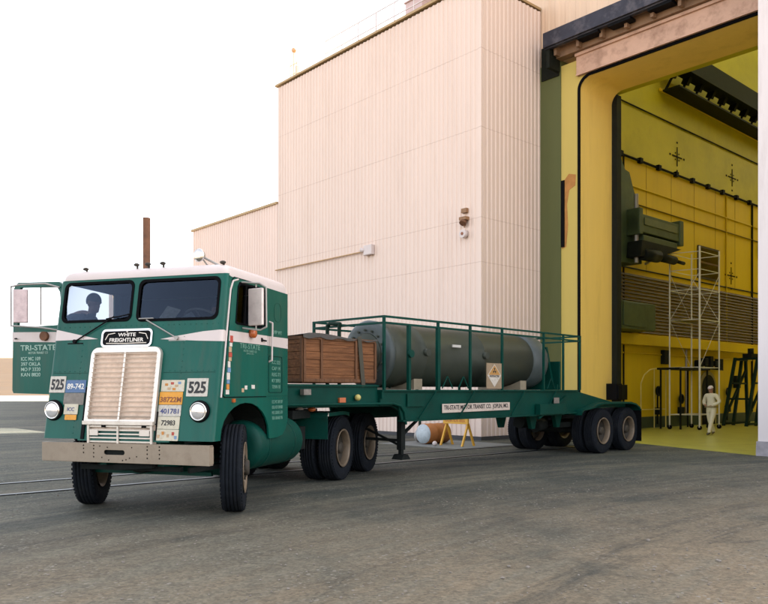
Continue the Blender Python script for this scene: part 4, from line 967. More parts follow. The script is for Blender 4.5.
for x in (-.82, .74):
    w = MB(); w.box(x-.25, x+.25, .85, 1.4, 1.47, 1.86); w.box(x-.24, x+.24, 1.32, 1.48, 1.85, 2.42); w.build('seat', SEATM, T, bevel=.04)
w = MB(); m = Matrix.Translation((.72, .66, 2.45)) @ Matrix.Rotation(R(-32), 4, 'X')
for i in range(28):
    a0, a1 = 2*math.pi*i/28, 2*math.pi*(i+1)/28; w.cyl(m @ Vector((.25*math.cos(a0), .25*math.sin(a0), 0)), m @ Vector((.25*math.cos(a1), .25*math.sin(a1), 0)), .015, 6, caps=False)
for a in (30, 150, 270): w.cyl(m @ Vector((0, 0, -.03)), m @ Vector((.25*math.cos(R(a)), .25*math.sin(R(a)), 0)), .010, 6)
w.cyl(m @ Vector((0, 0, -.35)), m @ Vector((0, 0, -.02)), .03, 8); w.build('steering_wheel', M('steering_rim_grey', (.22, .23, .22), .4), T)
# wheels of the tractor
for x, s_ in ((1.045, 1), (-1.13, -1)): wheel(T, (x, .86, TYRE_R-.005), s_, 'front', steer=R(23.3))
for yy in (4.48, 5.95):
    for x, s_, k in ((1.075, 1, 'out'), (.745, 1, 'out'), (-1.075, -1, 'out'), (-.745, -1, 'out')): wheel(T, (x, yy, TYRE_R-.005), s_, k)
w = MB()
for yy in (4.48, 5.95): w.cyl((-.75, yy, .56), (.75, yy, .56), .10, 12); w.ball((0, yy, .58), .26, 14, 10)
for s_ in (-1, 1): w.bar((s_*.5, 3.9, .75), (s_*.5, 6.6, .75), .09, .12); w.box(s_*.5-.12, s_*.5+.12, 5.0, 5.4, .5, .8)
w.cyl((0, 2.4, .7), (0, 4.3, .6), .06, 8); w.box(-.9, .9, 4.95, 5.45, .72, 1.02); w.bar((-.9, 6.75, .35), (-.9, 6.75, 1.05), .04)
for k in range(7): w.cyl((.35+.08*k, 6.5+.07*(k % 3), .55+.05*(k % 2)), (.38+.07*k, 6.9, 1.02), .018, 6)
w.cyl((.2, 6.75, .72), (.9, 6.75, .72), .12, 14); w.build('rear_axles', UNDER, T)
# tanks
tk = [(0, .0), (.0, .22), (.015, .29), (.05, .335), (.09, .345), (1.42, .345), (1.46, .335), (1.495, .29), (1.51, .22), (1.53, 0)]
for x, a in ((.855, 1), (-.87, -1)):
    m = Matrix.Translation((x, 1.28, .81)) @ Matrix.Rotation(R(90), 4, 'Z'); w = MB(); w.lathe(tk, m, 36)
    for d in (.30, 1.15): w.lathe([(d, .352), (d+.05, .352)], m, 36)
    w.cyl((x, 1.7, 1.14), (x, 1.7, 1.2), .05, 12); w.build('fuel_tank', GREEN_D, T)
# fender pieces ahead of the tandem
w = MB(); m = Matrix.Translation((0, 0, 0))
for s_ in (1, -1):
    w = MB(); x0, x1 = sorted((s_*.62, s_*1.24))
    fp = [(3.66, .78), (3.66, 1.15), (3.70, 1.19), (4.2, 1.20), (4.48, 1.20), (4.7, 1.17)]
    w.sheet([[(x0, a, b) for a, b in fp], [(x1, a, b) for a, b in fp]]); w.sheet([[(x1, a, b) for a, b in fp[2:]], [(x1, a, b-.06) for a, b in fp[2:]]])
    w.box(x0, x1, 3.64, 3.658, .76, 1.16); w.box(x0, x1, 3.62, 3.64, 1.10, 1.15); w.box(x0, x1, 3.625, 3.64, .76, .80)
    w.build('rear_fender', GREEN_D, T)
w = MB(); w.box(-.6, .6, 2.35, 4.1, 1.07, 1.10); w.box(.5, .75, 2.9, 3.5, .75, 1.06); w.box(-1.0, .95, 2.9, 3.6, 1.11, 1.24); w.box(-.9, .6, 3.4, 3.8, 1.12, 1.29); w.box(.5, .95, 3.0, 3.40, .62, .98); w.cyl((.2, 3.1, 1.25), (.7, 3.1, 1.25), .10, 12); w.box(-.4, .1, 2.3, 2.7, 1.1, 1.5); w.build('deck_plate', UNDER, T)
w = MB(); w.prism([(-.45, 4.0), (.45, 4.0), (.5, 4.9), (.3, 5.5), (-.3, 5.5), (-.5, 4.9)], lambda a, b: (a, b, 1.14), lambda a, b: (a, b, 1.22)); w.box(-.4, .4, 4.6, 5.1, 1.06, 1.14); w.build('fifth_wheel', UNDER, T)
w = MB(); w.tube([(.5, 2.2, 1.55), (.55, 2.7, 1.30), (.6, 3.2, 1.32), (.5, 3.7, 1.4)], .02, 8); w.tube([(.3, 2.2, 1.6), (.35, 2.8, 1.32), (.4, 3.6, 1.42)], .018, 8); w.build('air_hose', SEAL, T)
for x, c in ((.78, CREAM), (1.0, AMBER)):
    w = MB(); w.ball((x, 3.55, 1.25), .05, 12, 8, (1.5, 1, .8)); w.build('deck_lamp', c, T)
w = MB(); w.cyl((-1.27, 2.30, 1.2), (-1.27, 2.30, 4.26), .058, 16); w.cyl((-1.27, 2.30, 1.6), (-1.27, 2.30, 3.0), .09, 16); w.build('exhaust_stack', RUST, T)
w = MB(); w.box(-1.2, -1.1, 2.2, 2.3, .8, 3.0); w.build('stack_bracket', UNDER, T)
# papers on the dash
w = MB(); m = Matrix.Translation((.33, tf(2.4)+.10, 2.44)) @ Matrix.Rotation(R(16), 4, 'Y') @ Matrix.Rotation(R(-35), 4, 'X'); w.box(-.10, .10, 0, .006, -.02, .22, m)
w.top('paper_sheet', M('paper_grey', (.40, .42, .38), .8, 0, .35, 25), TR, (.33, .3, 2.4), 'folded paper sheet propped on the dash behind the right windscreen', 'paper')
w = MB(); m = Matrix.Translation((.52, tf(2.4)+.12, 2.40)) @ Matrix.Rotation(R(50), 4, 'Y') @ Matrix.Rotation(R(-35), 4, 'X'); w.box(-.06, .06, 0, .006, -.02, .22, m)
w.top('road_map', M('paper_dim', (.18, .22, .24), .8, 0, .35, 25), TR, (.52, .3, 2.4), 'dim folded map lying on the dash beside the steering wheel', 'map')

# ================================================================ TRAILER
L = thing('trailer', TL, (-.9, 4, 0), 'long dark green beam trailer with tube cage and tandem wheels reaching to the hall', 'trailer')
w = MB()
# side beams with tapered tail
for X in (-.02, -1.83):
    w.prism([(.50, 1.03), (6.10, 1.03), (7.0, .98), (7.15, 1.12), (9.3, 1.14), (9.3, 1.22), (8.9, 1.22), (6.75, 1.545), (-.05, 1.545), (-.05, 1.30), (.42, 1.30)], lambda a, b, X=X: (X-.06, a, b), lambda a, b, X=X: (X-.02, a, b))
w.build('beam', TRAIL, L)
w = MB()
for X in (-.02, -1.83):
    w.prism([(-.05, 1.545), (6.76, 1.545), (6.76, 1.575), (-.05, 1.575)], lambda a, b, X=X: (X-.12, a, b), lambda a, b, X=X: (X+.03, a, b))
    w.prism([(.5, 1.0), (6.1, 1.0), (6.1, 1.028), (.5, 1.028)], lambda a, b, X=X: (X-.11, a, b), lambda a, b, X=X: (X+.02, a, b))
w.box(-1.85, 0, -.05, .0, 1.42, 1.54)
for yy in (.6, 1.5, 2.5, 3.5, 4.5, 5.5, 6.5): w.box(-1.82, -.08, yy-.05, yy+.05, 1.35, 1.54)
w.build('flange', TRAIL, L)
w = MB(); w.box(-1.82, -.08, .0, 6.75, 1.547, 1.565); w.build('deck', TRAIL, L)
w = MB(); w.box(.0-.018, .0-.003, .62, 1.08, 1.27, 1.50); w.build('side_box', TRAIL, L)
w = MB(); w.box(-.02, .10, 4.9, 6.05, 1.03, 1.26); w.bar((-.01, 5.0, .95), (-.01, 6.2, 1.42), .05); w.box(-.03, .05, 5.9, 6.9, 1.02, 1.06); w.build('tail_bracket', TRAIL, L)
w = MB()
for X in (-.5, -1.35):
    for yy in (5.5, 6.6): w.prism([(yy-.18, 1.0), (yy+.18, 1.0), (yy+.06, .68), (yy-.06, .68)], lambda a, b, X=X: (X-.05, a, b), lambda a, b, X=X: (X+.05, a, b))
w.build('suspension_hanger', TRAIL, L, split=True)
# goose neck
w = MB()
for X in (-.10, -1.75):
    w.prism([(.95, 1.02), (.3, 1.28), (-2.6, 1.30), (-2.7, 1.40), (-2.7, 1.66), (-.06, 1.66), (-.06, 1.50), (.5, 1.50)], lambda a, b, X=X: (X-.06, a, b), lambda a, b, X=X: (X+.0, a, b))
w.box(-1.8, -.06, -2.72, -2.66, 1.36, 1.665); w.box(-1.8, -.06, -2.66, -.06, 1.625, 1.65)
w.box(-1.2, -.7, -2.6, -.3, 1.26, 1.34)
w.build('gooseneck', TRAIL, L)
w = MB(); w.tube([(-.05, -2.2, 1.335), (-.02, .25, 1.33), (-.02, .46, 1.28), (-.02, .56, 1.16), (-.02, .60, .95)], .022, 8); w.build('gooseneck_rail', TRAIL, L)
w = MB(); w.box(-.06, .03, -1.85, -1.70, 1.49, 1.58); w.build('side_plate', PLATE_G, L)
MB().box(-.10, -.06, -1.0, -.86, 1.36, 1.44).build('marker_lamp', AMBER, L)
MB().ball((-.04, -.6, 1.44), .055, 12, 8).build('marker_lamp', M('lamp_yellow', (.45, .38, .12), .4), L)
for X in (-.22, -1.6):
    w = MB(); w.box(X-.055, X+.055, .63, .74, .48, 1.1); w.box(X-.035, X+.035, .65, .72, .35, .5); w.prism([(.56, .31), (.81, .31), (.74, .40), (.63, .40)], lambda a, b, X=X: (X-.12, a, b), lambda a, b, X=X: (X+.12, a, b)); w.bar((X-.02, .68, .7), (X-.02, 1.3, 1.1), .04); w.build('landing_leg', UNDER, L)
w = MB(); w.bar((-.22, .68, .65), (-1.6, .68, .65), .05); w.bar((-.22, .68, .55), (-1.6, .68, 1.0), .035); w.build('leg_brace', UNDER, L)
# cage
for X, ys in ((0, (0, 1.48, 2.48, 3.58, 5.20, 6.05, 6.83)), (-1.83, (0, 1.5, 3.0, 4.5, 6.1, 6.83))):
    for yy in ys: MB().box(X-.022, X+.022, yy-.022, yy+.022, 1.575, 2.86).build('cage_post', TRAIL, L)
w = MB()
for z in (2.85, 2.74):
    for X in (0, -1.83): w.box(X-.02, X+.02, -.02, 6.85, z-.018, z+.018)
    for yy in (0, 6.83): w.box(-1.83, 0, yy-.02, yy+.02, z-.018, z+.018)
w.build('cage_rails', TRAIL, L)
w = MB(); w.box(-.03, .03, .62, .68, 1.575, 2.74); w.cyl((.03, .65, 2.22), (.08, .65, 2.22), .07, 14); w.box(-.03, .03, 1.44, 1.52, 1.575, 2.74); w.build('gate_post', TRAIL, L, split=True)
w = MB(); w.tube([(-1.10, -.03, 1.6), (-1.10, -.03, 2.70), (-1.08, -.03, 2.78), (-1.35, -.03, 2.80), (-1.42, -.03, 2.76), (-1.42, -.03, 1.6)], .035, 8); w.build('ladder_hoop', DKG, L)
w = MB(); w.bar((-1.4, 0, 2.45), (-.9, 0, 2.45), .03); w.bar((-.8, 1.0, 1.6), (-.8, 1.0, 2.8), .03); w.build('inner_strut', DKG, L, split=True)
w = MB()
for yy in (1.75, 2.25, 5.5): w.bar((.01, yy-.16, 1.60), (.01, yy, 1.58+.25), .018); w.bar((.01, yy+.16, 1.60), (.01, yy, 1.58+.25), .018)
w.bar((.0, 1.0, 1.2), (.0, 1.0, 1.2001), .001)
w.build('deck_brace', TRAIL, L, split=True)
w = MB()
for yy in (.9, 2.1, 3.9, 5.2): w.bar((.012, yy, 1.04), (.012, yy+.5, 1.54), .03, .012)
w.build('web_stiffener', TRAIL, L, split=True)
w = plate_bm([(1.62, 1.135), (1.62, 1.305), (3.88, 1.315), (3.88, 1.155)], [], .006, lambda a, b, d: (-.014+d, a, b)); ls = w.build('name_board', M('sign_pale', (.50, .42, .36), .6, 0, .1, 5, dirt=((.3, .2, .15), .5, 12)), L)
text_bm('TRI-STATE MOTOR TRANSIT CO.  JOPLIN, MO.', 2.16, .115, lambda a, b, d: (-.0095+d, 2.75+a, 1.228+b+a*.006), .003, bold=.02).build('lettering', INK, ls)
w = MB(); w.box(-.01, .01, 3.03, 3.55, 1.60, 2.12); pc = w.build('placard', M('placard_board', (.26, .19, .12), .7, 0, .15, 8), L)
MB().prism([(3.29, 1.63), (3.53, 1.87), (3.29, 2.10), (3.05, 1.87)], lambda a, b: (.0105, a, b), lambda a, b: (.0135, a, b)).build('placard_diamond', PLATE_W, pc)
MB().prism([(3.50, 1.88), (3.29, 2.08), (3.08, 1.88)], lambda a, b: (.0135, a, b), lambda a, b: (.0155, a, b)).build('placard_top', M('placard_ochre', (.42, .22, .06), .6), pc)
text_bm('RADIOACTIVE', .34, .045, lambda a, b, d: (.0145+d, 3.29+a, 1.855+b), .002, bold=.03).build('lettering', INK, pc)
w = MB()
for k in range(3):
    a0 = R(90+120*k); w.prism([(3.29+.014*math.cos(a0-.5), 1.965+.014*math.sin(a0-.5)), (3.29+.058*math.cos(a0-.5), 1.965+.058*math.sin(a0-.5)), (3.29+.062*math.cos(a0), 1.965+.062*math.sin(a0)), (3.29+.058*math.cos(a0+.5), 1.965+.058*math.sin(a0+.5)), (3.29+.014*math.cos(a0+.5), 1.965+.014*math.sin(a0+.5))], lambda a, b: (.0156, a, b), lambda a, b: (.0172, a, b))
w.prism(circle2(3.29, 1.965, .010, 10), lambda a, b: (.0156, a, b), lambda a, b: (.0172, a, b)); w.build('trefoil', INK, pc)
w = MB(); w.box(.01, .016, 5.62, 5.85, 1.27, 1.40); w.build('side_plate', PLATE_G, L)
# end plate and fender
w = MB(); w.box(-1.5, -.25, 6.30, 6.36, 1.58, 2.25); w.box(-1.6, -.1, 5.95, 6.0, 1.58, 1.7); w.prism([(-1.4, 1.58), (-.35, 1.58), (-.55, 2.6), (-1.2, 2.6)], lambda a, b: (a, 6.2, b), lambda a, b: (a, 6.28, b)); w.build('headboard', TRAIL, L)
for s0, s1, nm in ((-.42, .18, 'n'), (-2.42, -1.83, 'f')):
    w = MB(); prof = [(6.62, 1.02), (6.66, 1.18), (7.3, 1.22)]+[(7.75+.62*math.cos(R(a)), .62+.60*math.sin(R(a))) for a in range(100, 85, -5)]
    prof = [(6.60, .98), (6.62, 1.08), (6.70, 1.13), (7.15, 1.17), (7.4, 1.24), (7.7, 1.27), (9.2, 1.27), (9.5, 1.22), (9.72, 1.12), (9.78, 1.02)]
    w.sheet([[(s0, a, b) for a, b in prof], [(s1, a, b) for a, b in prof]], True)
    w.sheet([[(s1, a, b) for a, b in prof], [(s1, a, b-.045) for a, b in prof]]); w.sheet([[(s0, a, b) for a, b in prof], [(s0, a, b-.045) for a, b in prof]])
    w.build('fender', TRAIL, L)
    w = MB(); w.box(s0+.03, s1, 9.77, 9.79, .22, 1.08); w.build('mud_flap', SEAL, L)
for yy in (7.90, 9.28):
    for x, s_ in ((-.07, 1), (-.40, 1), (-2.28, -1), (-1.95, -1)): wheel(L, (x, yy, TYRE_R-.005), s_, 'out')
w = MB()
for yy in (7.90, 9.28): w.cyl((-2.1, yy, .56), (-.2, yy, .56), .08, 12)
w.box(-1.8, -.5, 6.9, 9.6, .88, 1.1); w.bar((-.6, 6.6, .72), (-.6, 9.6, .72), .08, .12); w.bar((-1.7, 6.6, .72), (-1.7, 9.6, .72), .08, .12); w.cyl((-1.3, 6.2, .8), (-1.3, 7.3, .8), .16, 14); w.cyl((-.8, 6.1, .7), (-.8, 6.5, .75), .14, 14)
w.build('axles', UNDER, L)
for x in (-.3, -1.6): MB().box(x-.08, x+.08, 9.30, 9.36, 1.14, 1.24).build('tail_light', M('tail_red', (.25, .02, .015), .3), L)

# cask
CX_, CZ_ = -.92, 2.235
K = thing('shipping_cask', TL, (-.92, 3, 1.58), 'long grey green steel cask lying inside the green trailer cage', 'cask')
mC = Matrix.Translation((CX_, 0, CZ_)) @ Matrix.Rotation(R(90), 4, 'Z')
w = MB(); w.lathe([(.62, .0), (.62, .60), (.66, .62), (1.0, .62), (1.02, .60), (1.45, .60), (1.47, .615), (1.55, .615), (1.57, .60), (3.4, .60), (3.41, .605), (3.45, .605), (3.46, .60), (5.55, .60), (5.57, .0)], mC, 64); w.build('body', CASK, K)
w = MB(); w.lathe([(.48, .0), (.48, .50), (.50, .60), (.53, .635), (.62, .635), (.64, .60)], mC, 64); w.build('front_flange', CASK_E, K)
w = MB(); w.lathe([(.455, 0), (.455, .38), (.48, .40)], mC, 48)
for i in range(16):
    a = 2*math.pi*i/16; p = mC @ Vector((.47, .45*math.cos(a), .45*math.sin(a))); w.cyl(p+Vector((0, -.03, 0)), p+Vector((0, .02, 0)), .022, 8)
w.build('end_cover', CASK, K)
w = MB(); w.lathe([(5.30, .60), (5.34, .64), (5.75, .64), (5.9, .615), (5.98, .56), (6.02, .45), (6.04, 0)], mC, 64); w.build('end_cap', CASK_E, K)
for yy in (1.3, 4.9):
    w = MB(); w.prism([(-1.5, 1.58), (-.34, 1.58), (-.34, 1.78), (-.62, 1.68), (-.92, 1.62), (-1.22, 1.68), (-1.5, 1.78)], lambda a, b, yy=yy: (a, yy-.12, b), lambda a, b, yy=yy: (a, yy+.12, b)); w.build('saddle', M('saddle_tan', (.24, .20, .14), .6, 0, .2, 5), K)
w = MB(); w.box(-.31, -.28, 2.3, 2.55, 2.42, 2.47); w.build('cask_mark', INK_W, K)
for yy in (1.5, 3.4): 
    w = MB(); w.cyl((CX_+.55, yy, CZ_+.05), (CX_+.68, yy, CZ_+.05), .07, 14); w.build('lifting_pin', CASK, K)

# crate with cover and strap
CR = thing('wooden_crate', TL, (-.9, -1, 1.66), 'weathered reddish brown plank crate with dark edge strips on the trailer gooseneck', 'crate')
w = MB()
x1, x0 = -.12, -1.7
w.box(x0+.02, x1-.02, -1.72, -.12, 1.69, 2.42)
w.build('crate_body', CRATE, CR)
for i in range(6):
    z0 = 1.687+i*.124; e = random.uniform(-.004, .004); f = random.uniform(-.012, .012)
    MB().box(x1-.019, x1+e, -1.738+f, -.10+f*.5, z0, z0+.119).build('side_board', CRATE, CR, bevel=.004)
    MB().box(x0, x1-.021, -1.745+e, -1.721, z0, z0+.119).build('end_board', CRATE, CR, bevel=.004)
w = MB()
for z in (1.70, 2.38):
    w.box(x1, x1+.022, -1.74, -.10, z, z+.05); w.box(x0, x1, -1.762, -1.74, z, z+.05)
for yy in (-1.74, -1.38, -.60, -.13): w.box(x1, x1+.025, yy, yy+.045, 1.75, 2.38)
for xx in (x0, -1.2, -.7, x1-.05): w.box(xx, xx+.05, -1.765, -1.74, 1.75, 2.38)
w.build('batten', CRATE_P, CR)
w = MB(); w.sheet([[(x, yy, 2.435+.035*math.sin(yy*3+x*4)*(1 if abs(yy+.9) < .8 else .2)+.012) for x in [x0-.03+i*(x1-x0+.07)/8 for i in range(9)]] for yy in [-1.77+j*1.70/14 for j in range(15)]], True)
w.sheet([[(x1+.04, -1.77+j*1.70/14, 2.445), (x1+.042, -1.77+j*1.70/14, 2.40-.02*math.sin(j*1.7))] if False else [(x1+.04, -1.77+j*1.70/14, 2.447+.035*math.sin((-1.77+j*1.70/14)*3+(x1+.04)*4)*(1 if abs(-1.77+j*1.70/14+.9) < .8 else .2)), (x1+.044, -1.77+j*1.70/14, 2.40-.02*math.sin(j*1.7))] for j in range(15)], True)
w.build('cover_sheet', TARP, CR)
w = MB(); w.bar((x1+.035, -.52, 2.47), (x1+.035, -.42, 1.62), .012, .09, (0, 1, 0)); w.top('tie_down_strap', M('strap_dark', (.05, .045, .03), .7), TL, (-.05, -.5, 1.62), 'dark tie down strap running over the near side of the wooden crate', 'strap')

# ================================================================ PEOPLE
def skin_chain(mb_out, verts, edges, sub=2):
    """skinned limb set -> appended to mb_out"""
    me = bpy.data.meshes.new('tmp'); me.from_pydata([v[0] for v in verts], edges, []); ob = bpy.data.objects.new('tmp', me); COL.objects.link(ob)
    ob.modifiers.new('s', 'SKIN'); 
    for i, v in enumerate(verts):
        r = v[1]; r = r if isinstance(r, tuple) else (r, r); me.skin_vertices[0].data[i].radius = r
    me.skin_vertices[0].data[0].use_root = True
    sb = ob.modifiers.new('u', 'SUBSURF'); sb.levels = sub; sb.render_levels = sub
    dg = bpy.context.evaluated_depsgraph_get(); em_ = bpy.data.meshes.new_from_object(ob.evaluated_get(dg))
    mb_out.b.from_mesh(em_); bpy.data.meshes.remove(em_); bpy.data.objects.remove(ob); bpy.data.meshes.remove(me)
def head_geo(mb, c, yaw, s=1.0, tilt=0):
    m = Matrix.Translation(c) @ Matrix.Rotation(yaw, 4, 'Z') @ Matrix.Rotation(tilt, 4, 'X')   # faces local -y
    def bl(p, r, sc): 
        n0 = len(mb.b.verts); mb.ball((0, 0, 0), r*s, 20, 14, sc); mb.b.verts.ensure_lookup_table()
        for v in mb.b.verts[n0:]: v.co = m @ (v.co+Vector(p)*s)
    bl((0, .012, .025), .095, (.80, 1.02, 1.05)); bl((0, -.018, -.045), .066, (.86, 1.0, 1.15)); bl((0, -.062, -.088), .030, (1.1, .9, .8))
    bl((0, -.098, -.022), .018, (.7, .9, 1.4)); bl((0, -.074, .028), .04, (1.5, .6, .35)); bl((0, -.086, -.062), .020, (1.3, .6, .6))
    for sx in (-1, 1): bl((sx*.078, .012, -.015), .024, (.35, .8, 1.3))
    mb.cyl(m @ Vector((0, .02, -.19*s)), m @ Vector((0, .012, -.05*s)), .055*s, 14)
    return m
def finish_person(name, frame, off, mb, mats, zone, label, voxel=.012):
    me = mb.mesh('body', [], off)
    tmp = bpy.data.objects.new('tmp', me); COL.objects.link(tmp); r = tmp.modifiers.new('r', 'REMESH'); r.mode = 'VOXEL'; r.voxel_size = voxel; r.use_smooth_shade = True
    sm = tmp.modifiers.new('sm', 'SMOOTH'); sm.factor = .5; sm.iterations = 2
    dg = bpy.context.evaluated_depsgraph_get(); nm = bpy.data.meshes.new_from_object(tmp.evaluated_get(dg)); bpy.data.objects.remove(tmp)
    nm.name = 'body'; nm.materials.clear()
    for x in mats: nm.materials.append(x)
    for p in nm.polygons: p.material_index = zone(p.center+Vector(off)); p.use_smooth = True
    root = bpy.data.objects.new(name, nm); COL.objects.link(root); root.matrix_world = frame.m @ Matrix.Translation(off); OFF[root.name] = Vector(off)
    props(root, label, 'person'); return root
def hand(mb, wrist, direction, palm_n, s=1.0, curl=.5):
    d = Vector(direction).normalized(); n = Vector(palm_n).normalized(); n = (n-d*n.dot(d)).normalized(); a = d.cross(n)
    w0 = Vector(wrist)
    skin_chain(mb, [(w0-d*.03, (.026, .02)), (w0+d*.03*s, (.034*s, .016*s)), (w0+d*.085*s, (.040*s, .014*s))], [(0, 1), (1, 2)], 1)
    for i, (o, ln) in enumerate(((-.030, .062), (-.010, .075), (.011, .070), (.030, .055))):
        b = w0+d*.08*s+a*o*s; k1 = b+(d*math.cos(curl*.6)+n*math.sin(curl*.6))*ln*.45*s; k2 = k1+(d*math.cos(curl*1.5)+n*math.sin(curl*1.5))*ln*.3*s; k3 = k2+(d*math.cos(curl*2.3)+n*math.sin(curl*2.3))*ln*.25*s
        skin_chain(mb, [(b, .0095*s), (k1, .009*s), (k2, .0085*s), (k3, .007*s)], [(0, 1), (1, 2), (2, 3)], 1)
    b = w0+d*.03*s-a*.028*s; k1 = b+(d*.6-a*.7+n*.2).normalized()*.035*s; k2 = k1+(d*.9-a*.2+n*.3).normalized()*.03*s
    skin_chain(mb, [(b, .012*s), (k1, .0105*s), (k2, .008*s)], [(0, 1), (1, 2)], 1)

# worker walking inside the hall; BL frame, built facing -y locally then turned
def worker():
    yaw = R(-8)
    base = Vector((3.42, 8.32, .005)); Rm = Matrix.Translation(base) @ Matrix.Rotation(yaw, 4, 'Z')
    P = lambda x, y_, z: Rm @ Vector((x, y_, z))
    mb = MB()
    V_ = [(P(0, 0, .93), (.175, .14)), (P(0, -.01, 1.10), (.165, .135)), (P(0, -.02, 1.28), (.185, .14)), (P(0, -.02, 1.40), (.14, .09)), (P(0, -.02, 1.47), (.07, .065)),
          (P(.20, -.01, 1.395), .080), (P(.30, .04, 1.16), .070), (P(.15, -.17, 1.04), .055),
          (P(-.20, -.01, 1.395), .080), (P(-.31, .03, 1.16), .070), (P(-.13, -.20, 1.07), .055),
          (P(.10, 0, .86), .108), (P(.11, -.17, .50), .080), (P(.11, -.30, .13), .066), (P(.11, -.32, .07), .05), (P(.12, -.46, .045), (.045, .035)),
          (P(-.10, 0, .86), .108), (P(-.10, .06, .48), .080), (P(-.10, .28, .16), .066), (P(-.10, .30, .09), .05), (P(-.10, .17, .045), (.045, .035))]
    E_ = [(0, 1), (1, 2), (2, 3), (3, 4), (3, 5), (5, 6), (6, 7), (3, 8), (8, 9), (9, 10), (0, 11), (11, 12), (12, 13), (13, 14), (14, 15), (0, 16), (16, 17), (17, 18), (18, 19), (19, 20)]
    skin_chain(mb, V_, E_, 2)
    hm = head_geo(mb, P(0, -.05, 1.60), yaw, 1.0, R(14))
    for sx, w0, d in ((1, P(.14, -.18, 1.035), P(-.02, -.28, 1.03)-P(.15, -.17, 1.04)), (-1, P(-.12, -.21, 1.07), P(.02, -.29, 1.03)-P(-.13, -.20, 1.07))):
        hand(mb, w0, d, (P(0, 0, 0)-P(0, 0, .3)), 1.0, .7)
    inv = Rm.inverted()
    def zone(c):
        q = inv @ c
        if q.z > 1.475: return 1
        if q.z > .96 and q.z < 1.12 and q.y < -.205 and abs(q.x) < .2: return 1
        if q.z < .10: return 2
        return 0
    pr = finish_person('person', BL, base, mb, [COVER, SKIN, M('work_boot', (.10, .08, .05), .7)], zone, 'worker in pale coveralls and white cap walking inside the yellow hall')
    c = MB(); n0 = 0; c.ball((0, 0, 0), .103, 20, 12, (.86, 1.05, .92)); c.b.verts.ensure_lookup_table()
    dele = [v for v in c.b.verts if v.co.z < -.012]; bmesh.ops.delete(c.b, geom=dele, context='VERTS')
    for v in c.b.verts: v.co = hm @ (v.co+Vector((0, .012, .045)))
    c.build('cap', CREAM, pr)
    c = MB(); 
    for sx in (-1, 1): 
        c.ball(hm @ Vector((sx*.032, -.088, .008)), .009, 8, 6)
    c.build('eyes', INK, pr)
    c = MB(); c.box(-.12, .12, -.26, -.20, 1.10, 1.115, Rm)
    c = MB(); c.bar(P(-.17, -.135, .985), P(.17, -.135, .985), .02, .035); c.bar(P(.17, -.135, .985), P(.17, .11, .985), .02, .035); c.bar(P(-.17, -.135, .985), P(-.17, .11, .985), .02, .035); c.build('belt', M('belt_tan', (.2, .16, .08), .7), pr)
worker()
DARKSH = M('dark_work_shirt', (.012, .02, .035), .85, spec=.1)
def standing(base, yaw, shirt, trousers, label, lean, frame=TR):
    Rm = Matrix.Translation(base) @ Matrix.Rotation(yaw, 4, 'Z'); P = lambda x, y_, z: Rm @ Vector((x, y_-lean*max(0, z-.9), z-.10*lean*max(0, z-.9)))
    mb = MB()
    V_ = [(P(0, 0, .93), (.155, .12)), (P(0, 0, 1.10), (.145, .115)), (P(0, 0, 1.28), (.18, .135)), (P(0, 0, 1.42), (.15, .10)), (P(0, -.01, 1.49), (.07, .065)),
          (P(.20, 0, 1.40), .075), (P(.25, -.10, 1.14), .055), (P(.20, -.36, 1.12), .04), (P(-.20, 0, 1.40), .075), (P(-.25, -.10, 1.14), .055), (P(-.20, -.36, 1.12), .04),
          (P(.10, 0, .84), .10), (P(.10, -.02, .48), .075), (P(.10, .02, .10), .055), (P(.10, -.13, .04), .045), (P(-.10, 0, .84), .10), (P(-.10, -.02, .48), .075), (P(-.10, .02, .10), .055), (P(-.10, -.13, .04), .045)]
    E_ = [(0, 1), (1, 2), (2, 3), (3, 4), (3, 5), (5, 6), (6, 7), (3, 8), (8, 9), (9, 10), (0, 11), (11, 12), (12, 13), (13, 14), (0, 15), (15, 16), (16, 17), (17, 18)]
    skin_chain(mb, V_, E_, 2); hm = head_geo(mb, P(0, -.05, 1.62), yaw, 1.05, R(12))
    for k in (7, 10): hand(mb, V_[k][0], V_[k][0]-V_[k-1][0], (0, 0, -1), 1.0, .9)
    inv = Rm.inverted()
    def zone(c):
        q = inv @ c
        if q.z > 1.46-.05*lean: return 1
        if q.y < -.40-lean*.2 and q.z < 1.3: return 1
        return 2 if q.z < .95 else 0
    pr = finish_person('person', frame, base, mb, [shirt, SKIN, trousers], zone, label)
    hair(hm, pr)
def hair(hm, pr):
    c = MB(); c.ball((0, 0, 0), .106, 20, 12, (.84, 1.04, 1.02)); c.b.verts.ensure_lookup_table()
    bmesh.ops.delete(c.b, geom=[v for v in c.b.verts if v.co.z < .0 and v.co.y < .02 or v.co.z < -.06], context='VERTS')
    for v in c.b.verts: v.co = hm @ ((v.co+Vector((0, .016, .035)))*1.05)
    c.build('hair', HAIR, pr)
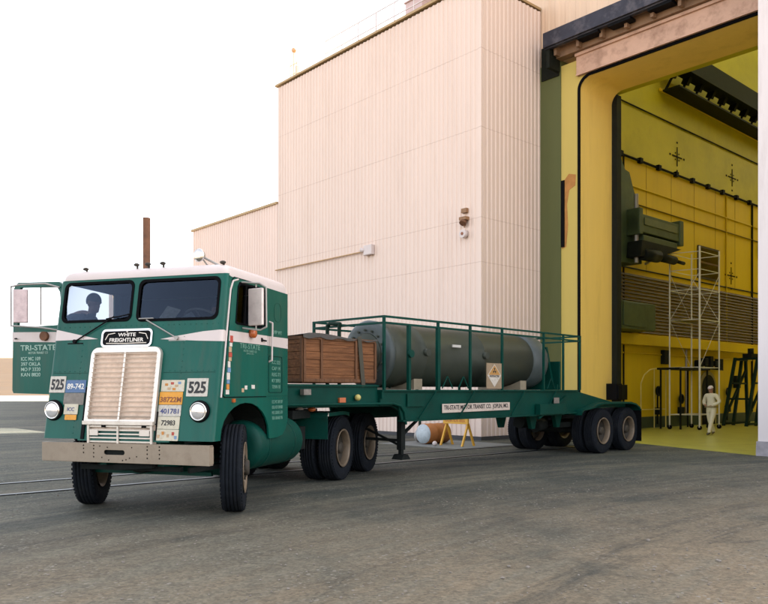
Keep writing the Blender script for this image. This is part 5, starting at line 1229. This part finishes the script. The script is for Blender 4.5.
def seated(cx, cy, seat, yaw, shirt, label, lean=0.0, arm=None, hairless=False):
    base = Vector((cx, cy, seat)); Rm = Matrix.Translation(base) @ Matrix.Rotation(yaw, 4, 'Z'); P = lambda x, y_, z: Rm @ Vector((x, y_-lean*z, z))
    mb = MB(); ar = arm or (P(.17, -.38, .42), P(-.17, -.38, .42))
    V_ = [(P(0, 0, .10), (.165, .13)), (P(0, 0, .28), (.15, .12)), (P(0, 0, .46), (.18, .12)), (P(0, 0, .56), (.13, .085)), (P(0, -.01, .63), .06),
          (P(.20, 0, .545), .075), (P(.27, -.12, .32), .055), (ar[0], .04), (P(-.20, 0, .545), .075), (P(-.27, -.12, .32), .055), (ar[1], .04),
          (P(.11, -.05, .09), .10), (P(.14, -.45, .10), .075), (P(.14, -.52, -.30), .055), (P(.14, -.62, -.36), .04),
          (P(-.11, -.05, .09), .10), (P(-.14, -.45, .10), .075), (P(-.14, -.52, -.30), .055), (P(-.14, -.62, -.36), .04)]
    E_ = [(0, 1), (1, 2), (2, 3), (3, 4), (3, 5), (5, 6), (6, 7), (3, 8), (8, 9), (9, 10), (0, 11), (11, 12), (12, 13), (13, 14), (0, 15), (15, 16), (16, 17), (17, 18)]
    skin_chain(mb, V_, E_, 2); hm = head_geo(mb, P(0, -.04, .76), yaw, 1.05, R(4))
    for k in (0, 1): 
        d = (ar[k]-V_[6 if k == 0 else 9][0]).normalized(); hand(mb, ar[k], d, (0, 0, -1), 1.0, .9)
    inv = Rm.inverted()
    def zone(c):
        q = inv @ c
        if q.y < -.40 and q.z > .25: return 1
        if q.z-.0 > .665: return 1
        if q.z < .2: return 2
        return 0
    pr = finish_person('person', TR, base, mb, [shirt, SKIN, BLACK], zone, label)
    hair(hm, pr)
standing(Vector((-1.74, .97, 1.19)), R(78), DARKSH, BLACK, 'dark haired man leaning in at the open passenger door, silhouetted behind the left windscreen', .85)
MB().box(-1.86, -1.23, .86, 1.10, 1.15, 1.185).build('side_step', GREEN_D, T)
seated(.70, 1.05, 1.86, R(30), SHIRT_P, 'driver in pale shirt seated behind the steering wheel', arm=(Vector((.86, .72, 2.44)), Vector((.50, .70, 2.42))))
